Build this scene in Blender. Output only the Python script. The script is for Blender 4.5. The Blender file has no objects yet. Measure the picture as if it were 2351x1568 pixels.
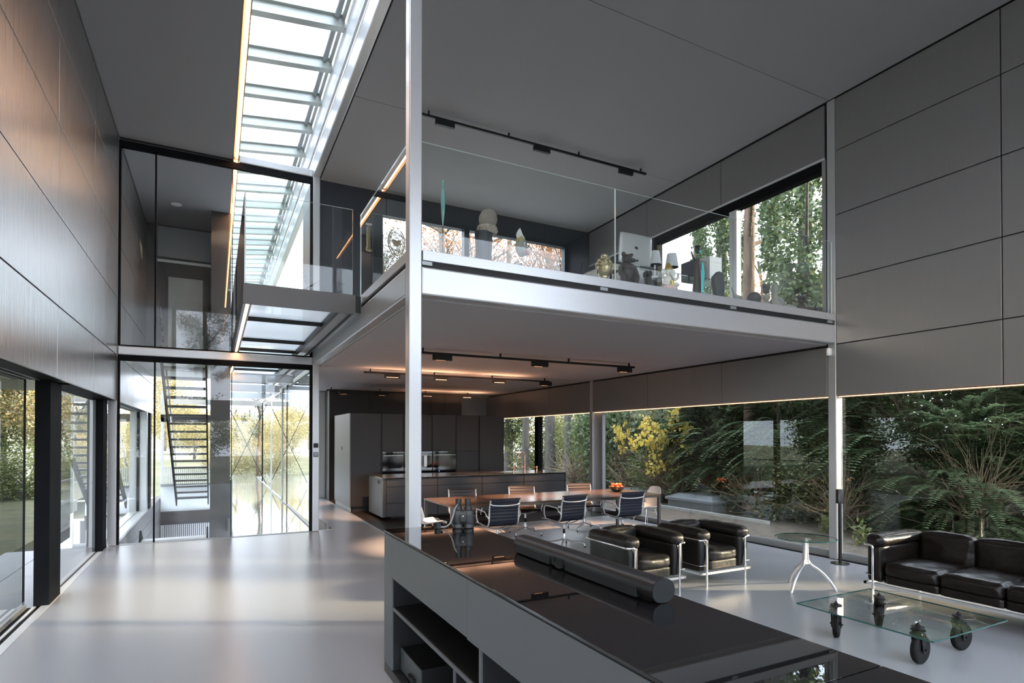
import bpy, bmesh, math, random
import numpy as np
from mathutils import Vector, Matrix, noise as mnoise

random.seed(7); np.random.seed(7)
S = bpy.context.scene
COL = S.collection
PI = math.pi
R = math.radians

# ------------------------------------------------------------------ camera
cam_d = bpy.data.cameras.new('camera')
cam = bpy.data.objects.new('camera', cam_d); COL.objects.link(cam)
cam.location = (0.0, 0.0, 1.75)
cam.rotation_euler = (R(90) + 0.0100129, 0.0, -0.4756785)
cam_d.sensor_fit = 'HORIZONTAL'; cam_d.sensor_width = 36.0
cam_d.lens = 1321.7 / 2351 * 36.0
cam_d.shift_y = (990.93 - 784.0) / 2351
cam_d.clip_start = 0.05; cam_d.clip_end = 400
S.camera = cam

# ------------------------------------------------------------------ world, sun, exposure
W = bpy.data.worlds.new('world'); S.world = W; W.use_nodes = True
bg = W.node_tree.nodes['Background']
bg.inputs['Color'].default_value = (0.79, 0.85, 1.0, 1)
bg.inputs['Strength'].default_value = 1.6
sun_d = bpy.data.lights.new('sun', 'SUN'); sun = bpy.data.objects.new('sun', sun_d); COL.objects.link(sun)
sun_d.energy = 3.6; sun_d.angle = R(2.2); sun_d.color = (1.0, 0.80, 0.52)
SUN_DIR = Vector((-0.87, 0.45, -0.21)).normalized()
sun.rotation_euler = SUN_DIR.to_track_quat('-Z', 'Y').to_euler()
sun.location = (20, -10, 12)
S.view_settings.view_transform = 'Standard'
try: S.view_settings.look = 'None'
except Exception: pass
S.view_settings.gamma = 1.0
S.view_settings.use_curve_mapping = False
S.view_settings.exposure = 2.05
S.cycles.max_bounces = 10
S.cycles.diffuse_bounces = 5
S.cycles.glossy_bounces = 5
S.cycles.transparent_max_bounces = 32
S.cycles.transmission_bounces = 6
S.cycles.caustics_reflective = True
S.cycles.caustics_refractive = False
S.cycles.sample_clamp_indirect = 6.0
S.cycles.blur_glossy = 0.2

# ------------------------------------------------------------------ materials
M = {}
def pm(name, col, rough=0.5, metal=0.0, spec=0.5, vary=0.08, nscale=6.0, stretch=(1, 1, 1), rvary=0.06,
       bump=0.0, bscale=60.0, bdist=0.002, coat=0.0, emit=None, estr=0.0, aniso=0.0, trans=0.0, col2=None, detail=3.0):
    m = bpy.data.materials.new(name); m.use_nodes = True
    nt = m.node_tree; N = nt.nodes; L = nt.links
    b = N['Principled BSDF']
    tc = N.new('ShaderNodeTexCoord'); mp = N.new('ShaderNodeMapping'); L.new(tc.outputs['Object'], mp.inputs['Vector'])
    mp.inputs['Scale'].default_value = stretch
    nz = N.new('ShaderNodeTexNoise'); nz.inputs['Scale'].default_value = nscale; nz.inputs['Detail'].default_value = detail
    L.new(mp.outputs[0], nz.inputs['Vector'])
    cr = N.new('ShaderNodeValToRGB'); L.new(nz.outputs[0], cr.inputs[0])
    a = [max(0, c * (1 - vary)) for c in col]; z = [min(1, c * (1 + vary)) for c in col] if col2 is None else col2
    cr.color_ramp.elements[0].position = 0.12; cr.color_ramp.elements[1].position = 0.88
    cr.color_ramp.elements[0].color = (*a, 1); cr.color_ramp.elements[1].color = (*z, 1)
    L.new(cr.outputs[0], b.inputs['Base Color'])
    mr = N.new('ShaderNodeMapRange'); L.new(nz.outputs[0], mr.inputs[0])
    mr.inputs[1].default_value = 0.1; mr.inputs[2].default_value = 0.9
    mr.inputs[3].default_value = max(0.0, rough - rvary); mr.inputs[4].default_value = min(1, rough + rvary)
    L.new(mr.outputs[0], b.inputs['Roughness'])
    b.inputs['Metallic'].default_value = metal
    b.inputs['Specular IOR Level'].default_value = spec
    b.inputs['Coat Weight'].default_value = coat
    b.inputs['Coat Roughness'].default_value = 0.05
    if aniso: b.inputs['Anisotropic'].default_value = aniso
    if trans: b.inputs['Transmission Weight'].default_value = trans
    if emit:
        b.inputs['Emission Color'].default_value = (*emit, 1); b.inputs['Emission Strength'].default_value = estr
    if bump:
        n2 = N.new('ShaderNodeTexNoise'); n2.inputs['Scale'].default_value = bscale; n2.inputs['Detail'].default_value = 4
        L.new(mp.outputs[0], n2.inputs['Vector'])
        bp = N.new('ShaderNodeBump'); bp.inputs['Strength'].default_value = bump; bp.inputs['Distance'].default_value = bdist
        L.new(n2.outputs[0], bp.inputs['Height']); L.new(bp.outputs[0], b.inputs['Normal'])
    M[name] = m
    return m

def glass(name, tint=(0.96, 0.98, 0.97), k=1.7, rough=0.0, ior=1.5):
    """clear sheet glass: looks through, mirrors by its Fresnel reflectance on the outer faces"""
    m = bpy.data.materials.new(name); m.use_nodes = True
    nt = m.node_tree; N = nt.nodes; L = nt.links
    for n in list(N): N.remove(n)
    out = N.new('ShaderNodeOutputMaterial'); mix = N.new('ShaderNodeMixShader')
    t = N.new('ShaderNodeBsdfTransparent'); t.inputs[0].default_value = (*tint, 1)
    g = N.new('ShaderNodeBsdfGlossy'); g.inputs['Roughness'].default_value = rough; g.inputs[0].default_value = (1, 1, 1, 1)
    fr = N.new('ShaderNodeFresnel'); fr.inputs['IOR'].default_value = ior
    geo = N.new('ShaderNodeNewGeometry')
    inv = N.new('ShaderNodeMath'); inv.operation = 'SUBTRACT'; inv.inputs[0].default_value = 1.0; L.new(geo.outputs['Backfacing'], inv.inputs[1])
    mu = N.new('ShaderNodeMath'); mu.operation = 'MULTIPLY'; mu.inputs[1].default_value = k; L.new(fr.outputs[0], mu.inputs[0])
    m2 = N.new('ShaderNodeMath'); m2.operation = 'MULTIPLY'; m2.use_clamp = True; L.new(mu.outputs[0], m2.inputs[0]); L.new(inv.outputs[0], m2.inputs[1])
    L.new(m2.outputs[0], mix.inputs[0]); L.new(t.outputs[0], mix.inputs[1]); L.new(g.outputs[0], mix.inputs[2]); L.new(mix.outputs[0], out.inputs[0])
    M[name] = m
    return m

def leafmat(name, cols, rough=0.5, transl=0.35):
    m = bpy.data.materials.new(name); m.use_nodes = True
    nt = m.node_tree; N = nt.nodes; L = nt.links
    for n in list(N): N.remove(n)
    out = N.new('ShaderNodeOutputMaterial')
    geo = N.new('ShaderNodeNewGeometry'); cr = N.new('ShaderNodeValToRGB'); L.new(geo.outputs['Random Per Island'], cr.inputs[0])
    e = cr.color_ramp.elements
    while len(e) < len(cols): e.new(0.5)
    for i, c in enumerate(cols):
        e[i].position = i / max(1, len(cols) - 1); e[i].color = (*c, 1)
    d = N.new('ShaderNodeBsdfDiffuse'); t = N.new('ShaderNodeBsdfTranslucent'); g = N.new('ShaderNodeBsdfGlossy'); g.inputs['Roughness'].default_value = rough
    L.new(cr.outputs[0], d.inputs[0]); L.new(cr.outputs[0], t.inputs[0])
    mx = N.new('ShaderNodeMixShader'); mx.inputs[0].default_value = transl; L.new(d.outputs[0], mx.inputs[1]); L.new(t.outputs[0], mx.inputs[2])
    m3 = N.new('ShaderNodeMixShader'); m3.inputs[0].default_value = 0.05; L.new(mx.outputs[0], m3.inputs[1]); L.new(g.outputs[0], m3.inputs[2])
    L.new(m3.outputs[0], out.inputs[0])
    M[name] = m
    return m

def emat(name, col, strength):
    m = bpy.data.materials.new(name); m.use_nodes = True
    nt = m.node_tree; N = nt.nodes
    for n in list(N): N.remove(n)
    out = N.new('ShaderNodeOutputMaterial'); e = N.new('ShaderNodeEmission'); e.inputs[0].default_value = (*col, 1); e.inputs[1].default_value = strength
    nt.links.new(e.outputs[0], out.inputs[0]); M[name] = m
    return m

# setting
pm('floor_epoxy', (0.325, 0.338, 0.362), 0.28, spec=0.5, vary=0.004, nscale=0.5, rvary=0.0, detail=0)
pm('panel_metal', (0.36, 0.345, 0.335), 0.30, metal=0.88, vary=0.07, nscale=3.0, stretch=(60, 60, 0.30), rvary=0.07, bump=0.02, bscale=3.0, bdist=0.002)
pm('panel_grey', (0.235, 0.228, 0.236), 0.40, metal=0.45, vary=0.03, nscale=3.0, stretch=(18, 18, 0.5), rvary=0.02)
pm('joint_black', (0.012, 0.012, 0.014), 0.7, vary=0.2)
pm('ceiling_paint', (0.25, 0.243, 0.256), 0.85, vary=0.05, nscale=220, spec=0.2)
pm('ceiling_lower_paint', (0.37, 0.355, 0.365), 0.85, vary=0.04, nscale=220, spec=0.2)
pm('steel_paint', (0.52, 0.52, 0.53), 0.33, metal=0.55, vary=0.03, nscale=30, rvary=0.04)
pm('white_gloss', (0.78, 0.81, 0.82), 0.12, spec=0.6, vary=0.03, nscale=2, stretch=(1, 1, .3))
pm('frame_grey', (0.30, 0.31, 0.315), 0.4, metal=0.4, vary=0.05)
pm('frame_light', (0.58, 0.59, 0.60), 0.4, metal=0.3, vary=0.04)
pm('frame_black', (0.008, 0.0085, 0.010), 0.6, spec=0.04, vary=0.2)
pm('sash_green', (0.42, 0.45, 0.43), 0.4, metal=0.3, vary=0.05)
pm('dark_navy', (0.022, 0.026, 0.034), 0.5, vary=0.15, nscale=3)
pm('tower_dark', (0.045, 0.040, 0.042), 0.32, vary=0.15, nscale=3)
pm('bridge_bronze', (0.085, 0.078, 0.074), 0.42, metal=0.5, vary=0.08, nscale=40)
pm('groove_brown', (0.30, 0.21, 0.15), 0.6, vary=0.1)
pm('glass_edge', (0.35, 0.52, 0.50), 0.12, spec=0.8, vary=0.1, nscale=20)
pm('glass_edge_pale', (0.72, 0.82, 0.82), 0.10, spec=0.8, vary=0.06, nscale=20)
pm('mirror_floor', (0.62, 0.66, 0.68), 0.035, spec=1.0, vary=0.03, coat=1.0)
pm('plank_dark', (0.10, 0.095, 0.095), 0.45, vary=0.2, nscale=5, stretch=(1, 1, 12))
pm('kitchen_floor', (0.020, 0.013, 0.010), 0.32, vary=0.25, nscale=30, stretch=(6, 1, 1))
glass('glass_clear')
glass('glass_rail', tint=(0.955, 0.98, 0.97), k=1.3)
glass('glass_door', tint=(0.955, 0.975, 0.965), k=1.7)
glass('glass_tinted', tint=(0.62, 0.68, 0.69), k=2.2)
glass('glass_win', tint=(0.97, 0.985, 0.975), k=1.35)

def reflect_tone_glass(name, col):
    m = bpy.data.materials.new(name); m.use_nodes = True
    nt = m.node_tree; N = nt.nodes; L = nt.links
    for n in list(N): N.remove(n)
    out = N.new('ShaderNodeOutputMaterial'); a = N.new('ShaderNodeBsdfTranslucent'); a.inputs[0].default_value = (*col, 1)
    t = N.new('ShaderNodeBsdfTransparent'); t.inputs[0].default_value = (.9, .95, .97, 1); g = N.new('ShaderNodeBsdfGlossy'); g.inputs['Roughness'].default_value = .08
    m1 = N.new('ShaderNodeMixShader'); m1.inputs[0].default_value = .22; L.new(a.outputs[0], m1.inputs[1]); L.new(t.outputs[0], m1.inputs[2])
    m2 = N.new('ShaderNodeMixShader'); m2.inputs[0].default_value = .12; L.new(m1.outputs[0], m2.inputs[1]); L.new(g.outputs[0], m2.inputs[2])
    L.new(m2.outputs[0], out.inputs[0]); M[name] = m
reflect_tone_glass('glass_frosted', (0.80, 0.88, 0.94))  # pale blue stands in for the reflection on the clear bridge treads
emat('led_warm', (1.0, 0.50, 0.20), 9.0)
emat('led_soft', (1.0, 0.52, 0.25), 1.5)
emat('indicator_blue', (0.08, 0.16, 1.0), 4.0)
emat('lamp_dot', (1.0, 0.42, 0.16), 1.6)

# furniture
pm('chrome', (0.80, 0.80, 0.81), 0.09, metal=1.0, vary=0.03, rvary=0.03)
pm('alu_polish', (0.82, 0.82, 0.83), 0.30, metal=0.78, vary=0.03, rvary=0.04)
pm('leather', (0.009, 0.0085, 0.0085), 0.38, spec=0.36, vary=0.2, nscale=40, rvary=0.04, bump=0.35, bscale=17, bdist=0.010)
pm('leather_brown', (0.009, 0.0065, 0.0055), 0.31, spec=0.28, vary=0.3, nscale=24, rvary=0.05, bump=0.4, bscale=14, bdist=0.012)
pm('sling_navy', (0.012, 0.014, 0.026), 0.45, spec=0.3, vary=0.2, nscale=200)
pm('sling_brown', (0.040, 0.028, 0.025), 0.40, spec=0.35, vary=0.2, nscale=120)
pm('rubber', (0.009, 0.009, 0.0095), 0.55, spec=0.2, vary=0.2)
pm('black_metal', (0.007, 0.007, 0.0075), 0.45, spec=0.35, vary=0.2)
pm('black_gloss', (0.007, 0.007, 0.008), 0.012, spec=0.75, vary=0.1, rvary=0.0)
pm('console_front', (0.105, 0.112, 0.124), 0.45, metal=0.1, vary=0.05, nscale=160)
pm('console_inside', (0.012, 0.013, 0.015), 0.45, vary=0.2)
pm('console_plinth', (0.05, 0.05, 0.053), 0.5, vary=0.1)
pm('table_bronze', (0.165, 0.105, 0.078), 0.20, spec=0.7, metal=0.5, vary=0.01, nscale=3, rvary=0.0, detail=0)
pm('table_leg', (0.11, 0.10, 0.095), 0.4, metal=0.5, vary=0.08)
pm('cabinet_dark', (0.024, 0.021, 0.020), 0.42, metal=0.0, spec=0.4, vary=0.06, nscale=120)
pm('cabinet_side', (0.15, 0.155, 0.155), 0.42, metal=0.1, vary=0.05, nscale=120)  # same cabinet finish, paled to carry window light on the left ends
pm('core_black', (0.020, 0.018, 0.018), 0.45, vary=0.2)
pm('island_front', (0.046, 0.044, 0.046), 0.42, metal=0.0, spec=0.4, vary=0.05, nscale=120)
pm('island_top', (0.26, 0.22, 0.19), 0.13, metal=0.85, vary=0.05)
pm('oven_glass', (0.006, 0.006, 0.007), 0.05, spec=0.9, vary=0.1)
pm('steel_brushed', (0.42, 0.41, 0.40), 0.28, metal=1.0, vary=0.05)
pm('copper', (0.78, 0.48, 0.34), 0.22, metal=1.0, vary=0.05)
pm('white_shell', (0.72, 0.70, 0.68), 0.38, vary=0.03)
pm('bar_body', (0.010, 0.010, 0.012), 0.38, spec=0.45, vary=0.15)
pm('bar_back', (0.012, 0.014, 0.0155), 0.45, spec=0.3, vary=0.1)
pm('bino_body', (0.022, 0.024, 0.027), 0.40, vary=0.2, bump=0.2, bscale=300, bdist=0.0008)
pm('bino_rubber', (0.012, 0.013, 0.014), 0.5, vary=0.2)
pm('strap', (0.35, 0.37, 0.39), 0.5, vary=0.2, nscale=120)
pm('table_glass_edge', (0.02, 0.10, 0.09), 0.1, spec=0.8, vary=0.1)
pm('bowl_dark', (0.050, 0.038, 0.032), 0.25, spec=0.6, vary=0.15)
pm('apple_red', (0.62, 0.045, 0.02), 0.3, vary=0.3, nscale=9, col2=(0.72, 0.16, 0.03))
pm('apple_orange', (0.75, 0.20, 0.04), 0.35, vary=0.2, nscale=9, col2=(0.80, 0.36, 0.07))
pm('stem_brown', (0.08, 0.05, 0.03), 0.7)
pm('plastic_white', (0.72, 0.72, 0.72), 0.4, vary=0.02)
pm('imac_silver', (0.52, 0.52, 0.53), 0.32, metal=0.3, vary=0.02)
pm('ink_black', (0.01, 0.01, 0.011), 0.4)
pm('lamp_linen', (0.70, 0.71, 0.73), 0.8, vary=0.04, nscale=120)
pm('gold_old', (0.50, 0.40, 0.20), 0.32, metal=0.85, vary=0.35, nscale=18, col2=(0.62, 0.54, 0.36), bump=0.3, bscale=60)
pm('gold_line', (0.62, 0.50, 0.36), 0.45, metal=0.4, vary=0.1)
pm('wood_idol', (0.045, 0.034, 0.032), 0.5, vary=0.3, nscale=14, bump=0.4, bscale=40, bdist=0.004)
pm('stone_dark', (0.080, 0.082, 0.088), 0.6, vary=0.25, nscale=12, bump=0.3, bscale=40)
pm('stone_pale', (0.30, 0.295, 0.28), 0.75, vary=0.2, nscale=14, bump=0.4, bscale=50, bdist=0.003)
pm('bronze_black', (0.020, 0.020, 0.021), 0.45, vary=0.3, nscale=20, bump=0.4, bscale=60, bdist=0.003)
pm('porcelain', (0.72, 0.70, 0.68), 0.25, vary=0.06)
pm('porcelain_pink', (0.72, 0.42, 0.42), 0.3, vary=0.15, nscale=14, col2=(0.78, 0.62, 0.60))
pm('gilt', (0.62, 0.44, 0.12), 0.3, metal=0.6, vary=0.2)
pm('turquoise', (0.05, 0.52, 0.55), 0.35, vary=0.15)
pm('teal_glass', (0.22, 0.50, 0.47), 0.08, spec=0.9, vary=0.15, nscale=8, trans=0.35)
pm('felt_brown', (0.22, 0.19, 0.16), 0.8, vary=0.15, nscale=25, bump=0.2)
pm('mask_red', (0.50, 0.10, 0.07), 0.45)
pm('mask_band', (0.30, 0.25, 0.20), 0.6, vary=0.6, nscale=38)
pm('amp_face', (0.08, 0.09, 0.095), 0.35, metal=0.4, vary=0.1)
pm('amp_top', (0.008, 0.009, 0.010), 0.5, vary=0.2, bump=0.2, bscale=500)
pm('off_white', (0.62, 0.62, 0.60), 0.6, vary=0.03)
pm('kitchen_wall', (0.40, 0.385, 0.37), 0.6, vary=0.04)

# outdoors
pm('ground_litter', (0.085, 0.070, 0.052), 0.95, vary=0.5, nscale=9, col2=(0.20, 0.17, 0.13), bump=0.8, bscale=14, bdist=0.04, detail=6)
pm('lawn', (0.050, 0.075, 0.022), 0.95, vary=0.5, nscale=2.2, col2=(0.12, 0.115, 0.055), bump=0.7, bscale=30, bdist=0.03, detail=6)
pm('meadow', (0.22, 0.23, 0.12), 0.95, vary=0.3, nscale=0.5, col2=(0.32, 0.30, 0.18))
pm('paving', (0.30, 0.31, 0.32), 0.6, vary=0.12, nscale=3)
pm('terrace', (0.50, 0.52, 0.53), 0.5, vary=0.06, nscale=2)
pm('bark_pine', (0.13, 0.085, 0.06), 0.9, vary=0.5, nscale=9, stretch=(1, 1, .25), col2=(0.22, 0.15, 0.11), bump=0.9, bscale=10, bdist=0.05)
pm('bark_grey', (0.10, 0.095, 0.085), 0.9, vary=0.5, nscale=8, stretch=(1, 1, .25), col2=(0.17, 0.16, 0.145), bump=0.8, bscale=10, bdist=0.04)
pm('twig', (0.12, 0.09, 0.065), 0.9, vary=0.3)
pm('twig_pale', (0.30, 0.25, 0.18), 0.9, vary=0.3)
pm('hatch_grey', (0.27, 0.30, 0.32), 0.4, metal=0.3, vary=0.08)
pm('kerb_pale', (0.42, 0.45, 0.45), 0.6, vary=0.08)
pm('soffit_olive', (0.20, 0.18, 0.09), 0.6, vary=0.05)
leafmat('leaf_evergreen', [(0.075, 0.125, 0.055), (0.11, 0.165, 0.075), (0.15, 0.205, 0.09), (0.23, 0.27, 0.13)], transl=0.45)
leafmat('leaf_green', [(0.11, 0.15, 0.05), (0.16, 0.20, 0.07), (0.22, 0.26, 0.085), (0.33, 0.33, 0.12)], transl=0.45)
leafmat('leaf_yellow', [(0.70, 0.50, 0.08), (0.82, 0.64, 0.12), (0.88, 0.74, 0.22), (0.66, 0.58, 0.12)], transl=0.5)
leafmat('leaf_autumn', [(0.26, 0.27, 0.11), (0.38, 0.36, 0.17), (0.48, 0.40, 0.22), (0.40, 0.29, 0.17), (0.32, 0.34, 0.17)])
leafmat('leaf_orange', [(0.40, 0.14, 0.03), (0.50, 0.22, 0.05), (0.30, 0.10, 0.03)])
leafmat('leaf_yew', [(0.09, 0.155, 0.075), (0.13, 0.20, 0.10), (0.18, 0.245, 0.13), (0.25, 0.30, 0.17)], transl=0.45)
leafmat('needle_pine', [(0.03, 0.05, 0.02), (0.055, 0.075, 0.03), (0.09, 0.10, 0.045)])
leafmat('leaf_dry', [(0.22, 0.15, 0.09), (0.30, 0.20, 0.12), (0.16, 0.10, 0.06)])

# ------------------------------------------------------------------ mesh helpers
class MB:
    def __init__(s): s.v = []; s.f = []; s.mi = []; s.cur = 0
    def add(s, vs, fs):
        o = len(s.v); s.v += [tuple(map(float, v)) for v in vs]
        for f in fs: s.f.append(tuple(o + i for i in f)); s.mi.append(s.cur)
        return s
    def box(s, x0, x1, y0, y1, z0, z1):
        vs = [(x0, y0, z0), (x1, y0, z0), (x1, y1, z0), (x0, y1, z0), (x0, y0, z1), (x1, y0, z1), (x1, y1, z1), (x0, y1, z1)]
        return s.add(vs, [(0, 3, 2, 1), (4, 5, 6, 7), (0, 1, 5, 4), (1, 2, 6, 5), (2, 3, 7, 6), (3, 0, 4, 7)])
    def beam(s, p0, p1, w, h, up=(0, 0, 1)):
        p0 = Vector(p0); p1 = Vector(p1); d = (p1 - p0).normalized(); up = Vector(up)
        a = d.cross(up); a = a.normalized() if a.length > 1e-6 else Vector((1, 0, 0)); b = a.cross(d).normalized()
        vs = []
        for p in (p0, p1):
            for sa, sb in ((-1, -1), (1, -1), (1, 1), (-1, 1)): vs.append(p + a * sa * w / 2 + b * sb * h / 2)
        return s.add(vs, [(3, 2, 1, 0), (4, 5, 6, 7), (0, 1, 5, 4), (1, 2, 6, 5), (2, 3, 7, 6), (3, 0, 4, 7)])
    def tube(s, pts, r, n=8, closed=False, flat=1.0, upv=None):
        P = [Vector(p) for p in pts]; k = len(P)
        rr = r if isinstance(r, (list, tuple)) else [r] * k
        T = []
        for i in range(k):
            a = P[(i - 1) % k] if (closed or i > 0) else P[i]; b = P[(i + 1) % k] if (closed or i < k - 1) else P[i]
            T.append((b - a).normalized())
        u = Vector(upv) if upv else Vector((0, 0, 1))
        if abs(u.dot(T[0])) > 0.95: u = Vector((1, 0, 0))
        u = (u - T[0] * u.dot(T[0])).normalized()
        vs = []
        for i in range(k):
            u = u - T[i] * u.dot(T[i])
            u = u.normalized() if u.length > 1e-6 else Vector((1, 0, 0))
            w = T[i].cross(u)
            for j in range(n):
                t = 2 * PI * j / n
                vs.append(P[i] + (u * math.cos(t) * flat + w * math.sin(t)) * rr[i])
        fs = []
        for i in range(k if closed else k - 1):
            for j in range(n):
                a = i * n + j; b = i * n + (j + 1) % n; c = ((i + 1) % k) * n + (j + 1) % n; d = ((i + 1) % k) * n + j
                fs.append((a, b, c, d))
        if not closed:
            fs.append(tuple(range(n - 1, -1, -1))); fs.append(tuple((k - 1) * n + j for j in range(n)))
        return s.add(vs, fs)
    def cyl(s, p0, p1, r0, r1=None, n=16): return s.tube([p0, p1], [r0, r0 if r1 is None else r1], n)
    def lathe(s, prof, n=20, c=(0, 0, 0), sx=1.0, sy=1.0):
        vs = []; k = len(prof)
        for r, z in prof:
            for j in range(n):
                t = 2 * PI * j / n; vs.append((c[0] + r * math.cos(t) * sx, c[1] + r * math.sin(t) * sy, c[2] + z))
        fs = [(i * n + j, i * n + (j + 1) % n, (i + 1) * n + (j + 1) % n, (i + 1) * n + j) for i in range(k - 1) for j in range(n)]
        fs.append(tuple(range(n - 1, -1, -1))); fs.append(tuple((k - 1) * n + j for j in range(n)))
        return s.add(vs, fs)
    def ell(s, c, r, nu=14, nv=9, rot=None):
        vs = []; fs = []
        for i in range(nv + 1):
            th = PI * i / nv
            for j in range(nu):
                ph = 2 * PI * j / nu
                p = Vector((r[0] * math.sin(th) * math.cos(ph), r[1] * math.sin(th) * math.sin(ph), -r[2] * math.cos(th)))
                if rot: p = rot @ p
                vs.append((c[0] + p.x, c[1] + p.y, c[2] + p.z))
        for i in range(nv):
            for j in range(nu): fs.append((i * nu + j, i * nu + (j + 1) % nu, (i + 1) * nu + (j + 1) % nu, (i + 1) * nu + j))
        return s.add(vs, fs)
    def prism(s, poly, axis, a, b):
        """poly in the two other axes (in xyz order), extruded from a to b along axis"""
        n = len(poly); vs = []
        for t in (a, b):
            for p, q in poly:
                vs.append((t, p, q) if axis == 0 else (p, t, q) if axis == 1 else (p, q, t))
        return s.add(vs, [tuple(range(n - 1, -1, -1)), tuple(range(n, 2 * n))] + [(i, (i + 1) % n, n + (i + 1) % n, n + i) for i in range(n)])
    def grid(s, fn, nu, nv):
        vs = [fn(i / nu, j / nv) for i in range(nu + 1) for j in range(nv + 1)]
        w = nv + 1
        return s.add(vs, [(i * w + j, (i + 1) * w + j, (i + 1) * w + j + 1, i * w + j + 1) for i in range(nu) for j in range(nv)])
    def mesh(s, name, mats, smooth=None, bevel=0.0, seg=2, fix=True):
        me = bpy.data.meshes.new(name); me.from_pydata(s.v, [], s.f)
        for m in (mats if isinstance(mats, (list, tuple)) else [mats]): me.materials.append(M[m])
        if any(s.mi): me.polygons.foreach_set('material_index', s.mi)
        if bevel or fix:
            bm = bmesh.new(); bm.from_mesh(me)
            if fix: bmesh.ops.recalc_face_normals(bm, faces=bm.faces)
            if bevel: bmesh.ops.bevel(bm, geom=bm.edges[:], offset=bevel, segments=seg, profile=0.5, affect='EDGES', clamp_overlap=True)
            bm.to_mesh(me); bm.free()
        if smooth is not None:
            me.polygons.foreach_set('use_smooth', [True] * len(me.polygons))
            me.set_sharp_from_angle(angle=R(smooth))
        me.update()
        return me
    def build(s, name, mats, parent=None, smooth=None, bevel=0.0, seg=2, fix=True):
        return link(name, s.mesh(name, mats, smooth, bevel, seg, fix), parent)

def link(name, me, parent=None, loc=None, rot=None):
    o = bpy.data.objects.new(name, me); COL.objects.link(o)
    if parent: o.parent = parent
    if loc: o.location = loc
    if rot: o.rotation_euler = rot
    return o
def tag(o, label, cat, group=None):
    o['label'] = label; o['category'] = cat
    if group: o['group'] = group
    return o
def struct(o, label=None):
    o['kind'] = 'structure'
    if label: o['label'] = label
    return o
def thing(name, label, cat, loc=(0, 0, 0), rz=0.0, group=None):
    o = bpy.data.objects.new(name, None); COL.objects.link(o); o.empty_display_size = 0.1
    o.location = loc; o.rotation_euler = (0, 0, rz)
    return tag(o, label, cat, group)
def sempty(name, label=None, loc=(0, 0, 0)):
    o = bpy.data.objects.new(name, None); COL.objects.link(o); o.location = loc; o.empty_display_size = 0.1
    return struct(o, label)
def copy_tree(o, parent=None):
    c = o.copy(); COL.objects.link(c)
    if parent: c.parent = parent
    for ch in list(o.children): copy_tree(ch, c)
    return c
def B(name, mat, x0, x1, y0, y1, z0, z1, parent=None, bevel=0.0, smooth=None):
    return MB().box(x0, x1, y0, y1, z0, z1).build(name, mat, parent, smooth=smooth, bevel=bevel)
def pane(name, x0, x1, y0, y1, z0, z1, parent=None, mat='glass_clear', edge='glass_edge'):
    """sheet of glass: the two big faces clear, the four thin edges tinted"""
    d = (x1 - x0, y1 - y0, z1 - z0); ax = d.index(min(d))
    m = MB(); m.box(x0, x1, y0, y1, z0, z1)
    fa = {0: (3, 5), 1: (2, 4), 2: (0, 1)}[ax]
    m.mi = [0 if i in fa else 1 for i in range(6)]
    return m.build(name, [mat, edge], parent, fix=False)
def fillet(pts, r, n=5):
    """polyline with rounded corners"""
    P = [Vector(p) for p in pts]; out = [P[0]]
    for i in range(1, len(P) - 1):
        a = (P[i - 1] - P[i]); b = (P[i + 1] - P[i]); rr = min(r, a.length * .49, b.length * .49)
        p0 = P[i] + a.normalized() * rr; p1 = P[i] + b.normalized() * rr
        for k in range(n + 1):
            t = k / n; out.append(p0 * (1 - t) ** 2 + P[i] * 2 * t * (1 - t) + p1 * t * t)
    out.append(P[-1]); return out
def cushion(dims, r, n=9, puff=0.015, wr=0.004, seed=0):
    """rounded, slightly puffed cushion with soft wrinkles, centred on the origin"""
    h = Vector(dims) / 2; m = MB(); vmap = {}
    r = min(r, min(h) * .98)
    def pt(q):
        p = Vector((q[0] * h.x, q[1] * h.y, q[2] * h.z))
        inn = Vector([max(-(h[k] - r), min(h[k] - r, p[k])) for k in range(3)])
        d = p - inn
        d = d.normalized() if d.length > 1e-9 else Vector((0, 0, 1))
        o = inn + d * r
        f = Vector([(1 - q[(k + 1) % 3] ** 2) * (1 - q[(k + 2) % 3] ** 2) for k in range(3)])
        o += Vector([f[k] * puff * (1 if q[k] > .999 else -1 if q[k] < -.999 else 0) for k in range(3)])
        w = mnoise.noise(Vector((o.x * 7 + seed, o.y * 7, o.z * 7))) + .6 * mnoise.noise(Vector((o.x * 16, o.y * 16 + seed, o.z * 16)))
        return o + d * w * wr
    for ax in range(3):
        for sg in (-1, 1):
            def fn(u, v, ax=ax, sg=sg):
                q = [0, 0, 0]; q[ax] = sg; q[(ax + 1) % 3] = -1 + 2 * u; q[(ax + 2) % 3] = -1 + 2 * v
                # pull grid lines towards edges
                for k in range(3):
                    if k != ax: q[k] = math.copysign(abs(q[k]) ** 0.75, q[k])
                return pt(q)
            m.grid(fn, n, n)
    return m
def cmesh(m, name, mat):
    me = m.mesh(name, mat, fix=False)
    bm = bmesh.new(); bm.from_mesh(me); bmesh.ops.remove_doubles(bm, verts=bm.verts, dist=1e-5); bmesh.ops.recalc_face_normals(bm, faces=bm.faces); bm.to_mesh(me); bm.free()
    me.polygons.foreach_set('use_smooth', [True] * len(me.polygons)); me.update()
    return me
# ================================================================== STRUCTURE
XL, XR = -1.42, 7.905            # inner faces of the panelled side walls
YB = -1.8                         # wall behind the camera
YP = 11.2                         # glazed partition
ZC = 6.64                         # upper ceiling
ZF = 3.525                        # mezzanine floor
ZL = 3.085                        # lower ceiling
G = 0.006                         # half joint between panels

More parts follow.
